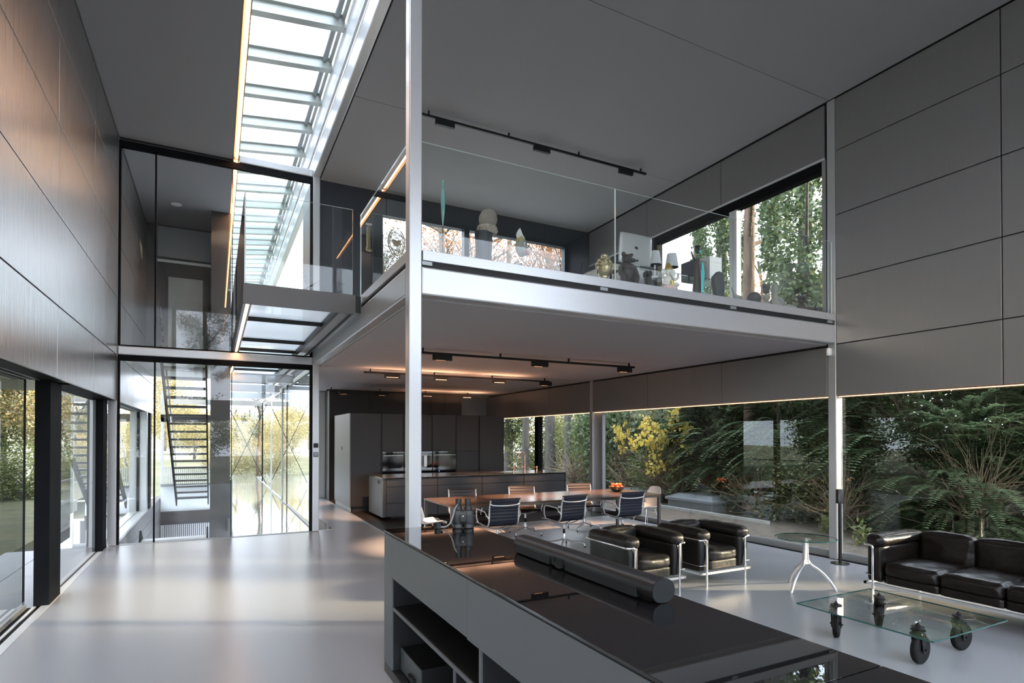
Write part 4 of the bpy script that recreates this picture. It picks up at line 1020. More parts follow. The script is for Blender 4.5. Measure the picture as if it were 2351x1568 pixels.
# ================================================================== SPEAKER ON STAND
t = thing('speaker_stand', 'slim black speaker stand with round base beside the right column', 'speaker stand', (7.71, 5.03, 0))
m = MB(); m.lathe([(.115, 0), (.118, .006), (.116, .012), (.02, .016)], 32, sx=1.0, sy=1.0); m.build('base', 'black_metal', t, smooth=40)
m = MB(); m.tube([(0, 0, .012), (0, 0, .832)], .021, 12); m.build('pole', 'black_metal', t, smooth=40)
t = thing('speaker', 'small black cylindrical speaker on the slim stand', 'speaker', (7.71, 5.03, .833))
m = MB(); m.lathe([(.040, .0), (.050, .004), (.050, .195), (.046, .200), (.02, .201)], 28, sx=1.1, sy=.95); m.build('body', 'bar_body', t, smooth=40)
m = MB(); m.lathe([(.051, .012), (.051, .016)], 28, sx=1.1, sy=.95); m.build('trim_ring', 'black_gloss', t, smooth=40)
# ================================================================== STUDY ON THE MEZZANINE
FZ = ZF + .001
dk = thing('desk', 'glass desk with thin dark frame in the study', 'desk', (0, 0, ZF))
pane('glass_top', 4.98, 7.30, 6.62, 7.45, .715, .727, dk, 'glass_rail', 'frame_black')
pane('glass_shelf', 5.05, 7.2, 6.70, 7.40, .42, .43, dk, 'glass_rail', 'glass_edge')
for x in (5.02, 7.24):
    for y in (6.66, 7.40): B('leg', 'frame_black', x - .012, x + .012, y - .012, y + .012, 0, .715, dk)
t = thing('computer', 'silver all-in-one computer on the study desk, seen from the back', 'computer', (5.65, 6.88, ZF + .728))
m = cushion((.60, .035, .44), .012, 8, .008, 0); o = link('screen_case', cmesh(m, 'screen_case', 'imac_silver'), t); o.location = (0, 0, .345); o.rotation_euler = (R(4), 0, 0)
m = MB(); m.prism([(-.02, .30), (.03, .30), (.09, .01), (.09, 0), (-.09, 0), (-.09, .008), (.03, .012)], 0, -.095, .095); m.build('stand', 'imac_silver', t)
# fruit mark on the case back
ap = []
for k in range(40):
    a = 2 * PI * k / 40; r_ = .033 * (1 + .10 * math.cos(2 * a) * (1 if math.sin(a) > 0 else .4)); x, z = r_ * math.cos(a), r_ * 1.04 * math.sin(a)
    if math.sin(a) > .85: z -= .006 * (math.sin(a) - .85) / .15
    if math.sin(a) < -.9: z += .004
    d = math.hypot(x - .040, z - .006)
    if d < .017: x = .040 - .017 * .95 + (x - .023) * 0.0 - .0
    ap.append((x, z))
m = MB(); m.prism(ap, 1, -.0275, -.0245); m.prism([(.002, .038), (.010, .042), (.016, .052), (.016, .060), (.006, .055), (.001, .046)], 1, -.0275, -.0245)
o = m.build('mark', 'ink_black', t); o.location = (.0, 0, .37)
for lab, x, y, h in (('white table lamp beside the computer on the desk', 6.09, 6.95, .40), ('white table lamp right of the computer, nearer the figurines', 6.28, 6.78, .34)):
    t = thing('table_lamp', lab, 'lamp', (x, y, ZF + .728), group='pair of white table lamps')
    m = MB(); m.lathe([(.05, 0), (.05, .012), (.012, .02), (.012, h - .18)], 16); m.build('base', 'plastic_white', t, smooth=40)
    m = MB(); m.lathe([(.105, h - .21), (.072, h), (.070, h), (.103, h - .21)], 24); m.build('shade', 'lamp_linen', t, smooth=50)
t = thing('box', 'dark box on the right part of the study desk', 'box', (6.88, 6.85, ZF + .728)); B('body', 'dark_navy', -.20, .05, -.15, .15, 0, .30, t, bevel=.004); B('lid_line', 'joint_black', -.201, .051, -.151, .151, .16, .165, t)
t = thing('box', 'white box standing behind the tall dark figure on the desk', 'box', (7.12, 6.85, ZF + .728)); B('body', 'plastic_white', -.12, .15, -.15, .15, 0, .40, t, bevel=.004); B('flap', 'off_white', -.12, .15, -.152, -.148, .30, .31, t)

def fig(name, label, cat, x, y=5.40, rz=0.0, grp='ornaments along the mezzanine edge'):
    t_ = thing(name, label, cat, (x, y, FZ), rz, grp)
    if y < 6: k_ = 1.28 if x > 6 else (1.0 if 5.2 < x < 6 else 1.14); t_.scale = (k_, k_, k_)
    return t_
# gilt head
t = fig('statue_head', 'gilt serene head with curled hair at the left end of the ornament row', 'sculpture', 3.98, rz=R(-35))
m = MB(); m.lathe([(.060, 0), (.055, .02), (.042, .05), (.045, .07)], 18); m.build('neck', 'gold_old', t, smooth=50)
m = MB(); m.ell((0, 0, .155), (.072, .082, .105), 22, 16); m.ell((0, -.080, .140), (.012, .014, .026), 10, 8); m.ell((0, -.074, .098), (.022, .010, .007), 10, 6); m.ell((-.072, 0, .135), (.008, .018, .045), 8, 8); m.ell((.072, 0, .135), (.008, .018, .045), 8, 8)
for s_ in (-1, 1): m.ell((s_ * .028, -.076, .165), (.017, .008, .006), 10, 6)
m.build('face', 'gold_old', t, smooth=60)
m = MB()
for k in range(90):
    u = random.random(); a = random.uniform(0, 2 * PI); z = .17 + .085 * u; rr = .082 * math.sqrt(max(.02, 1 - ((z - .155) / .112) ** 2))
    if z < .215 and -2.4 < a < -.75: continue
    m.ell((rr * math.cos(a), rr * 1.08 * math.sin(a), z), (.012, .012, .012), 6, 5)
m.ell((0, 0, .275), (.034, .034, .030), 12, 8); m.build('curled_hair', 'gold_old', t, smooth=60)
# thin bronze cup
t = fig('goblet', 'small dark goblet between the gilt head and the seated wooden idol', 'goblet', 4.12); m = MB(); m.lathe([(.03, 0), (.028, .008), (.006, .015), (.006, .11), (.03, .125), (.045, .14), (.040, .14), (.006, .12)], 18); m.build('cup', 'bronze_black', t, smooth=50)
# wooden idol
t = fig('wooden_idol', 'dark wooden squatting idol with long snout in front of the computer', 'sculpture', 4.31, rz=R(-10))
m = MB(); m.ell((0, 0, .14), (.075, .06, .10), 16, 12); m.ell((0, -.01, .20), (.085, .058, .045), 16, 10); m.build('torso', 'wood_idol', t, smooth=60)
m = MB(); m.ell((0, 0, .285), (.058, .058, .052), 16, 12); m.ell((.05, -.035, .268), (.035, .030, .020), 12, 8); m.ell((.085, -.06, .262), (.014, .014, .012), 8, 6); m.ell((-.04, .0, .335), (.026, .014, .026), 10, 8, Matrix.Rotation(.5, 3, 'Y')); m.ell((.045, .0, .332), (.030, .014, .018), 10, 8, Matrix.Rotation(-.4, 3, 'Y')); m.build('head', 'wood_idol', t, smooth=60)
for s_ in (-1, 1):
    m = MB(); m.tube(fillet([(s_ * .075, -.01, .20), (s_ * .098, -.03, .12), (s_ * .045, -.075, .07)], .04), [.026] * len(fillet([(0, 0, 0), (1, 0, 0), (1, 1, 0)], .04)), 8); m.build('arm', 'wood_idol', t, smooth=60)
    m = MB(); m.tube(fillet([(s_ * .05, .0, .06), (s_ * .085, -.06, .12), (s_ * .06, -.07, .012)], .04), .030, 8); m.build('leg', 'wood_idol', t, smooth=60)
m = MB(); m.lathe([(.09, 0), (.09, .012), (.07, .02)], 16); m.build('foot_plate', 'wood_idol', t)
# dark flower-like bronze
t = fig('bronze_figure', 'small dark bronze figure with leafy crown right of the wooden idol', 'sculpture', 4.62)
m = MB(); m.lathe([(.045, 0), (.04, .02), (.035, .06), (.045, .11), (.03, .14)], 12); m.build('body', 'bronze_black', t, smooth=50)
m = MB()
for k in range(14):
    a = k * 2.4; m.ell((.035 * math.cos(a), .035 * math.sin(a), .15 + .03 * random.random()), (.016, .016, .022), 7, 6)
m.build('crown', 'bronze_black', t, smooth=50)
# seated painted figure
t = fig('painted_figurine', 'painted white and gold seated figurine on a pink base', 'figurine', 4.95, rz=R(-8))
m = MB()
for k in range(14):
    a = 2 * PI * k / 14; m.ell((.078 * math.cos(a), .060 * math.sin(a), .040), (.026, .024, .042), 8, 8)
m.lathe([(.085, 0), (.09, .02), (.08, .06)], 20, sy=.8); m.build('petal_base', 'porcelain_pink', t, smooth=60)
m = MB(); m.ell((0, 0, .13), (.065, .055, .065), 16, 12); m.ell((0, -.005, .225), (.045, .042, .042), 14, 10); m.ell((-.062, 0, .225), (.030, .012, .036), 10, 8); m.ell((.062, 0, .225), (.030, .012, .036), 10, 8)
m.tube(fillet([(0, -.04, .225), (0, -.07, .18), (.02, -.075, .13), (.045, -.07, .125)], .03), .014, 8); m.build('body', 'porcelain', t, smooth=60)
m = MB()
for s_ in (-1, 1): m.tube(fillet([(s_ * .05, 0, .165), (s_ * .10, -.03, .15), (s_ * .085, -.05, .20)], .03), .014, 8); m.ell((s_ * .055, -.04, .085), (.05, .04, .026), 12, 8)
m.build('limbs', 'porcelain', t, smooth=60)
m = MB(); m.lathe([(.045, .25), (.05, .262), (.036, .275), (.03, .30), (.010, .325)], 14); m.tube([(.0, -.058, .12), (.01, -.06, .05)], [.020, .012], 8); m.tube([(.05, -.05, .10), (.09, -.03, .085)], .012, 8); m.build('gilding', 'gilt', t, smooth=50)
# tall dark figure with turquoise ribbon
t = fig('tall_figure', 'tall dark carved figure with a turquoise ribbon, highest in the row', 'sculpture', 5.43)
m = MB(); m.lathe([(.085, 0), (.075, .06), (.060, .22), (.045, .36), (.040, .46), (.030, .50)], 14, sy=.7); m.build('robe', 'wood_idol', t, smooth=50)
m = MB(); m.ell((.005, 0, .60), (.040, .035, .045), 12, 10); m.lathe([(.032, .64), (.036, .655), (.020, .66)], 12); m.build('head', 'bronze_black', t, smooth=50)
m = MB(); m.tube([(-.035, 0, .46), (-.085, -.01, .50), (-.115, -.01, .565)], [.018, .014, .010], 7); m.build('arm', 'wood_idol', t, smooth=50)
m = MB(); m.tube([(.04, 0, .44), (.09, -.01, .33), (.10, -.01, .36)], [.016, .012, .006], 7); m.build('arm', 'wood_idol', t, smooth=50)
m = MB(); m.tube([(.02, -.066, .43), (.022, -.070, .30), (.018, -.068, .10), (.012, -.06, .03)], [.012, .028, .024, .008], 8, flat=.35, upv=(0, 1, 0)); m.build('ribbon', 'turquoise', t, smooth=50)
m = MB(); m.ell((.015, -.03, .575), (.022, .016, .020), 8, 6); m.build('collar', 'turquoise', t, smooth=50)
# slanted stone
t = fig('carved_stone', 'dark slanted slab of carved stone beside the window mullion', 'sculpture', 5.80)
m = MB(); pr_ = [(-.02, 0), (.055, 0), (.075, .10), (.07, .27), (.04, .36), (-.02, .375), (-.10, .30), (-.105, .22), (-.07, .08)]
m.prism(pr_, 1, -.035, .035); m.build('slab', 'stone_dark', t, bevel=.010, smooth=40)
B('foot_block', 'stone_dark', -.03, .07, -.04, .04, 0, .02, t, bevel=.004)
# horn
t = fig('horn', 'pale curved horn lying on the mezzanine edge right of the mullion', 'horn', 6.17)
pts = [(-.10, 0, .155), (-.06, 0, .08), (.0, 0, .045), (.07, 0, .03), (.14, 0, .022)]; f_ = fillet(pts, .06, 4); m = MB(); m.tube(f_, list(np.linspace(.008, .034, len(f_) // 2)) + list(np.linspace(.034, .012, len(f_) - len(f_) // 2)), 10); m.build('curve', 'stone_pale', t, smooth=60)
m = MB(); m.lathe([(.03, 0), (.03, .016)], 12); m.build('rest', 'stone_pale', t)
t = fig('stone_ball', 'dark polished ball with one flat cut on the mezzanine edge', 'ball', 6.46); m = MB(); m.ell((0, 0, .075), (.072, .072, .072), 22, 16); m.build('ball', 'stone_dark', t, smooth=60); B('base_plate', 'joint_black', -.055, .055, -.04, .04, 0, .012, t, bevel=.004)
t = fig('stacked_statue', 'narrow pale statue like stacked stones next to the cat figure', 'sculpture', 6.70)
m = MB(); m.ell((0, 0, .04), (.045, .04, .042), 12, 8); m.ell((0, 0, .11), (.042, .038, .04), 12, 8); m.build('body', 'stone_pale', t, smooth=60)
m = MB(); m.ell((0, 0, .19), (.036, .036, .045), 12, 10); m.lathe([(.036, .205), (.042, .225), (.036, .245), (.03, .235)], 12); m.build('head', 'stone_dark', t, smooth=60)
t = fig('cat_statue', 'grey stone cat with slender neck on the mezzanine edge', 'sculpture', 6.89)
m = MB(); m.ell((.02, 0, .07), (.085, .05, .072), 16, 12); m.ell((.075, 0, .07), (.05, .045, .06), 12, 10); m.build('body', 'stone_pale', t, smooth=60)
m = MB(); m.lathe([(.05, .07), (.034, .12), (.026, .17), (.034, .205), (.03, .235), (.012, .27), (.002, .285)], 14, (-.015, 0, 0)); m.build('neck_and_head', 'stone_pale', t, smooth=50)
t = fig('turtle_statue', 'flat pale turtle figure on the mezzanine edge', 'figurine', 7.15); m = MB(); m.ell((0, 0, .035), (.11, .06, .036), 16, 8); m.build('shell', 'stone_pale', t, smooth=60); m = MB(); m.ell((-.12, 0, .03), (.03, .02, .018), 8, 6); m.build('head', 'stone_pale', t, smooth=60)
t = fig('dark_bouquet', 'black metal bouquet shaped ornament near the right end of the row', 'ornament', 7.43)
m = MB(); m.lathe([(.055, 0), (.06, .04), (.05, .09), (.03, .11)], 12); m.build('vase', 'bronze_black', t, smooth=50)
m = MB()
for k in range(18):
    a = k * 2.4; rr = .012 + .04 * random.random(); m.ell((rr * math.cos(a), rr * math.sin(a), .115 + .08 * random.random()), (.022, .022, .022), 7, 6)
m.build('flowers', 'bronze_black', t, smooth=50)
t = fig('dark_lizard', 'low black branching ornament second from the right column', 'ornament', 7.61, y=5.37)
m = MB(); m.ell((-.03, 0, .045), (.06, .035, .04), 12, 8); m.build('body', 'bronze_black', t, smooth=50)
m = MB(); m.tube([(.0, 0, .05), (.05, 0, .085), (.085, 0, .13)], [.025, .018, .010], 7); m.tube([(.03, 0, .07), (.08, 0, .05)], [.018, .008], 7); m.build('tail', 'bronze_black', t, smooth=50)
t = fig('dark_pebble', 'rounded black ornament at the right end of the row by the column', 'ornament', 7.79, y=5.40); m = MB(); m.ell((0, 0, .05), (.06, .05, .05), 14, 10); m.build('body', 'bronze_black', t, smooth=60); m = MB(); m.ell((.03, 0, .012), (.05, .04, .012), 10, 6); m.build('base', 'bronze_black', t, smooth=50)

# left part of the study
t = fig('hooded_figure', 'tall oval hooded brown figure with patterned collar at the study edge', 'sculpture', 2.86, 6.30, grp='large ornaments at the left of the study')
m = MB(); m.ell((.06, 0, .86), (.115, .09, .135), 20, 14, Matrix.Rotation(.35, 3, 'Y')); m.build('hood', 'felt_brown', t, smooth=60)
m = MB(); m.lathe([(.11, .68), (.135, .72), (.12, .77), (.09, .78)], 20, (.05, 0, 0), sy=.8); m.build('collar', 'mask_band', t, smooth=50)
m = MB(); m.lathe([(.13, 0), (.115, .2), (.10, .45), (.115, .69)], 16, sy=.8); m.build('body', 'dark_navy', t, smooth=50)
t = fig('beast_mask', 'white beast mask with gold mane, round eye and open red mouth', 'mask', 3.42, 6.38, rz=R(38), grp='large ornaments at the left of the study')
m = MB(); m.lathe([(.012, 0), (.012, .42)], 8); m.lathe([(.09, 0), (.09, .012)], 16); m.build('stand', 'frame_black', t)
m = MB(); m.ell((0, 0, .62), (.115, .07, .12), 18, 12); m.ell((0, -.045, .565), (.085, .05, .055), 14, 8); m.build('face', 'stone_pale', t, smooth=60)
m = MB()
for k in range(9):
    a = R(90 + 11 * (k - 4)); c, s_ = math.cos(a), math.sin(a)
    m.tube([(c * .08, .0, .62 + s_ * .08), (c * .14, .005 * (k % 2), .62 + s_ * .14), (c * .17, .02, .62 + s_ * (.19 + .06 * (4 - abs(k - 4)) / 4))], [.034, .026, .003], 6, flat=.5)
m.build('crest', 'porcelain', t, smooth=50)
m = MB()
for k in range(26):
    a = PI * (.15 + .7 * random.random()); m.ell((.125 * math.cos(a), -.02 + .02 * random.random(), .62 + .115 * math.sin(a)), (.022, .016, .020), 7, 6)
m.build('mane', 'gilt', t, smooth=50)
m = MB(); m.ell((0, -.088, .545), (.055, .016, .034), 14, 8); m.build('mouth', 'mask_red', t, smooth=50)
m = MB(); m.ell((-.045, -.066, .64), (.026, .014, .024), 12, 8); m.ell((.045, -.066, .64), (.026, .014, .024), 12, 8); ey = m.build('eyes', 'porcelain', t, smooth=50)
m = MB(); m.ell((-.043, -.080, .638), (.011, .005, .011), 8, 6); m.ell((.043, -.080, .638), (.011, .005, .011), 8, 6); m.build('pupils', 'ink_black', ey, smooth=50)
m = MB()
for k in range(6): m.prism([(-.045 + .016 * k, .572), (-.031 + .016 * k, .572), (-.038 + .016 * k, .552)], 1, -.106, -.098)
m.build('teeth', 'porcelain', t)
t = fig('glass_spindle', 'tall slender teal glass spindle near the main column', 'glass ornament', 2.36, 6.35, grp='large ornaments at the left of the study')
m = MB(); m.lathe([(.012, 1.24), (.018, 1.20), (.012, 1.15), (.022, 1.10), (.027, .98), (.022, .86), (.012, .78), (.006, .70)], 14); m.build('spindle', 'teal_glass', t, smooth=50)
m = MB(); m.lathe([(.05, 0), (.05, .01), (.004, .015), (.004, .72)], 12); m.build('rod', 'frame_black', t)
# pictures on the dark wall
t = thing('wall_ornament', 'gold line face in a double oval outline on the dark study wall', 'wall ornament', (3.22, 11.33, 5.70))
for s_ in (1.0, .82):
    pts = []
    for k in range(33):
        a = R(62) + R(-304) * k / 32 * 1.0
        pts.append((.21 * s_ * math.cos(a) * .8, 0, .27 * s_ * math.sin(a) - .02))
    m = MB(); m.tube(pts, .012 if s_ == 1 else .009, 6); m.build('outline', 'gold_line', t, smooth=50)
m = MB(); hp = [(.085 * math.copysign(abs(math.sin(a)) ** 1.6, math.sin(a)) * 1.1, .07 * (math.cos(a) - .35 * math.cos(2 * a) - .15 * math.cos(3 * a)) - .03) for a in np.linspace(0, 2 * PI, 36, endpoint=False)]
m.prism(hp, 1, -.012, .0); m.build('face', 'gold_line', t)
m = MB(); m.ell((-.03, -.014, .0), (.018, .006, .008), 8, 6); m.ell((.03, -.014, .0), (.018, .006, .008), 8, 6); m.ell((0, -.014, -.035), (.012, .006, .006), 8, 6); m.build('features', 'ink_black', t)
t = thing('wall_ornament', 'long aged gold ornament hanging on the dark wall left of the face outline', 'wall ornament', (2.66, 11.33, 5.40))
m = MB(); m.lathe([(.05, 0), (.075, .03), (.05, .07), (.045, .12), (.055, .25), (.042, .40), (.05, .47), (.02, .52)], 14, sy=.5); m.build('body', 'gold_old', t, smooth=50)
B('top_plate', 'plastic_white', -.06, .06, -.03, .0, .52, .56, t, bevel=.004)
# ================================================================== OUTDOORS
struct(B('ground_woodland', 'ground_litter', 8.16, 60, -30, 60, -.4, -.06), 'leaf littered woodland ground beside the house')
struct(B('ground_lawn', 'lawn', -60, -2.9, -30, 26, -.5, -.10), 'rough lawn on the left side of the house')
g = MB(); g.add([(-60, 26, -.2), (8.2, 26, -.6), (8.2, 70, .4), (-60, 70, .6)], [(0, 1, 2, 3)]); g.add([(-60, 70, .6), (60, 70, .4), (60, 160, 5), (-60, 160, 5)], [(0, 1, 2, 3)]); g.add([(-2.9, 20.5, -.6), (8.2, 20.5, -.6), (8.2, 26, -.6), (-2.9, 26, -.6)], [(0, 1, 2, 3)])
struct(g.build('ground_meadow', 'meadow', fix=True), 'sunlit meadow slope behind the house')
pv = sempty('ground_paving', 'grey stone paving outside the left doors')
for i in range(12):
    for j in range(2):
        B('slab', 'paving', -2.90 + .53 * j + .004, -2.90 + .53 * (j + 1) - .004, -1.0 + 1.05 * i + .004, -1.0 + 1.05 * (i + 1) - .004, -.12, -.045, pv, bevel=.003)
struct(B('soffit_overhang', 'soffit_olive', -3.0, -1.83, -3, 11.4, 2.48, 2.6), 'olive soffit of the roof overhang above the left doors')
tt = sempty('ground_terrace', 'pale terrace beyond the stair hall')
for i in range(4):
    for j in range(5): B('slab', 'terrace', 1.80 + .62 * i, 2.415 + .62 * i, 17.45 + 2.2 * j, 19.64 + 2.2 * j, -.12, -.03, tt)
# black rail frame on the lawn
t = thing('garden_rail', 'low grey steel frame with glass on the lawn outside the narrow door', 'railing')
for a, b in (((-2.6, 12.2, -.1), (-2.6, 12.2, .9)), ((-2.6, 12.2, .9), (-2.6, 18, .9)), ((-2.2, 13.2, .85), (-1.9, 12.0, -.1))):
    m = MB(); m.beam(a, b, .04, .04); m.build('bar', 'frame_grey', t)
pane('pane', -2.606, -2.594, 12.25, 18, -.05, .87, t, 'glass_rail', 'glass_edge')

def leafcloud(n, rad, size, seed, clumps=60, spread=.28, aspect=.55, hollow=.35, droop=0.0):
    rs = np.random.RandomState(seed)
    d = rs.normal(size=(clumps, 3)); d /= np.linalg.norm(d, axis=1)[:, None]
    c = d * (hollow + (1 - hollow) * rs.rand(clumps, 1) ** .6)
    idx = rs.randint(0, clumps, n)
    p = (c[idx] + rs.normal(size=(n, 3)) * spread * .5) * np.array(rad)
    ax = rs.normal(size=(n, 3)); ax[:, 2] -= droop; ax /= np.linalg.norm(ax, axis=1)[:, None]
    w = np.cross(ax, rs.normal(size=(n, 3))); w /= np.linalg.norm(w, axis=1)[:, None] + 1e-9
    L_ = size * (.6 + .8 * rs.rand(n, 1))
    v = np.empty((n, 4, 3)); v[:, 0] = p; v[:, 1] = p + ax * L_ * .5 + w * L_ * aspect * .5; v[:, 2] = p + ax * L_; v[:, 3] = p + ax * L_ * .5 - w * L_ * aspect * .5
    return v.reshape(-1, 3)
def sprays(n, rad, seed, length=.55, nl=16, hollow=.45):
    """drooping flat fronds of narrow leaflets"""
    rs = np.random.RandomState(seed)
    d = rs.normal(size=(n, 3)); d /= np.linalg.norm(d, axis=1)[:, None]
    o = d * (hollow + (1 - hollow) * rs.rand(n, 1) ** .5) * np.array(rad)
    out = d * np.array([1, 1, .25]); out[:, 2] += .15; out /= np.linalg.norm(out, axis=1)[:, None]
    side = np.cross(out, np.array([0, 0, 1.0])); side /= np.linalg.norm(side, axis=1)[:, None] + 1e-9
    V = []
    for k in range(nl):
        t = (k + .5) / nl
        base = o + out * length * t + np.array([0, 0, -.45 * length]) * t * t
        for s_ in (-1, 1):
            ll = length * .34 * (1 - .75 * t) * (.7 + .6 * rs.rand(n, 1))
            dr = out * .75 + side * s_ * .8 + np.array([0, 0, -.25]); dr = dr / np.linalg.norm(dr, axis=1)[:, None]
            w = np.cross(dr, np.array([0, 0, 1.0])) * .022 * length / .55
            q = np.empty((n, 4, 3)); q[:, 0] = base; q[:, 1] = base + dr * ll * .5 + w; q[:, 2] = base + dr * ll; q[:, 3] = base + dr * ll * .5 - w
            V.append(q)
    return np.concatenate(V).reshape(-1, 3)
def npmesh(name, v, mat):
    me = bpy.data.meshes.new(name); nv = len(v); nf = nv // 4
    me.vertices.add(nv); me.vertices.foreach_set('co', np.asarray(v, np.float32).ravel())
    me.loops.add(nv); me.loops.foreach_set('vertex_index', np.arange(nv, dtype=np.int32))
    me.polygons.add(nf); me.polygons.foreach_set('loop_start', np.arange(0, nv, 4, dtype=np.int32)); me.polygons.foreach_set('loop_total', np.full(nf, 4, np.int32))
    me.materials.append(M[mat]); me.update(calc_edges=True); me.validate()
    return me
CROWN = {}
def crown(kind):
    if kind not in CROWN:
        spec = {'evergreen': (leafcloud(15000, (1, 1, 1), .085, 1, 90, .30), 'leaf_evergreen'),
                'evergreen_b': (leafcloud(13000, (1, 1, 1), .075, 2, 70, .33), 'leaf_evergreen'),
                'green': (leafcloud(11000, (1, 1, 1), .065, 3, 80, .36), 'leaf_green'),
                'yellow': (leafcloud(620, (1, 1, 1), .12, 4, 34, .16, .9, .2), 'leaf_yellow'),
                'autumn': (leafcloud(9000, (1, 1, 1), .060, 5, 80, .34), 'leaf_autumn'),
                'autumn_b': (leafcloud(7500, (1, 1, 1), .070, 15, 60, .30), 'leaf_green'),
                'orange': (leafcloud(1500, (1, 1, 1), .055, 6, 30, .3), 'leaf_orange'),
                'yew': (sprays(620, (1, 1, 1), 7), 'leaf_yew'),
                'ivy': (leafcloud(12000, (1, 1, 2.3), .11, 8, 170, .22, .8, .8), 'leaf_evergreen'),
                'pine': (leafcloud(6000, (1, 1, 1), .11, 9, 26, .26, .12), 'needle_pine'),
                'weed': (leafcloud(90, (1, 1, 1), .6, 21, 20, .4, .45, .2), 'leaf_green'),
                'dry': (sprays(60, (1, 1, 1), 11, .6, 10), 'leaf_dry')}[kind]
        CROWN[kind] = npmesh('foliage', *spec)
    return CROWN[kind]
TW = {}
def twigs(seed, mat='twig'):
    """bare branching skeleton of unit radius"""
    if (seed, mat) not in TW:
        rs = random.Random(seed); m = MB()
        for k in range(44):
            a = rs.uniform(0, 2 * PI); e = rs.uniform(.1, 1.3)
            p = Vector((0, 0, -.9 + rs.uniform(0, .5))); d = Vector((math.cos(a) * math.cos(e), math.sin(a) * math.cos(e), math.sin(e)))
            pts = [p.copy()]; 
            for s_ in range(6):
                d = (d + Vector((rs.uniform(-.35, .35), rs.uniform(-.35, .35), rs.uniform(-.2, .2)))).normalized(); p = p + d * .22; pts.append(p.copy())
            m.tube(pts, [.013 * (1 - i / 7.5) for i in range(7)], 4)
        TW[(seed, mat)] = m.mesh('branches', mat)
    return TW[(seed, mat)]
def shrub(label, kind, x, y, z, rx, ry, rz_, rot=0.0, tw=None, group='woodland shrubs outside the right windows', name='shrub', cat='shrub'):
    t = thing(name, label, cat, (x, y, -.06), 0, group)
    f = link('foliage', crown(kind), t); f.location = (0, 0, z); f.scale = (rx, ry, rz_); f.rotation_euler = (0, 0, rot); f['kind'] = 'stuff'
    b = link('branches', twigs(1 + int(abs(x * 7 + y * 3)) % 3, tw or 'twig'), t); b.location = (0, 0, z); b.scale = (rx * 1.02, ry * 1.02, max(rz_, z * .98)); b.rotation_euler = (0, 0, rot)
    return t
def tree(label, x, y, h, r0, crowns, bark='bark_grey', lean=(0, 0), group='trees around the house', zb=-.1, bend=.15):
    t = thing('tree', label, 'tree', (x, y, zb), 0, group)
    rs = random.Random(int(x * 31 + y * 17)); pts = []; n = 9
    for k in range(n):
        f = k / (n - 1); pts.append((lean[0] * f + rs.uniform(-bend, bend) * f, lean[1] * f + rs.uniform(-bend, bend) * f, h * f))
    m = MB(); m.tube(pts, [r0 * (1 - .55 * k / (n - 1)) for k in range(n)], 12)
    tr_ = m.build('trunk', bark, t, smooth=70)
    m = MB()
    for k in range(7):
        z = h * rs.uniform(.45, .95); a = rs.uniform(0, 2 * PI); L_ = h * rs.uniform(.12, .25); f = z / h
        b0 = Vector((lean[0] * f, lean[1] * f, z)); b1 = b0 + Vector((math.cos(a) * L_, math.sin(a) * L_, L_ * .5)); m.tube([b0, b0.lerp(b1, .5) + Vector((0, 0, -.05 * L_)), b1], [r0 * .3, r0 * .2, r0 * .07], 6)
    m.build('bough', bark, t, smooth=70)
    for i, (kind, dx, dy, z, rx, ry, rz_) in enumerate(crowns):
        f = link('branches', twigs(1 + i % 3), t) if kind == 'bare' else link('foliage', crown(kind), t)
        f.location = (dx, dy, z); f.scale = (rx, ry, rz_); f.rotation_euler = (0, 0, i * 1.3 + x)
        if kind != 'bare': f['kind'] = 'stuff'
    return t
def brush(label, x, y, z, r, rz_, seed, mat='twig_pale'):
    t = thing('bare_brush', label, 'brush', (x, y, -.06), 0, 'bare brushwood outside the right windows')
    for k in range(2):
        b = link('branches', twigs(seed + k, mat), t); b.location = (0, 0, z); b.scale = (r, r, rz_); b.rotation_euler = (0, 0, 1.7 * k + seed)
    return t
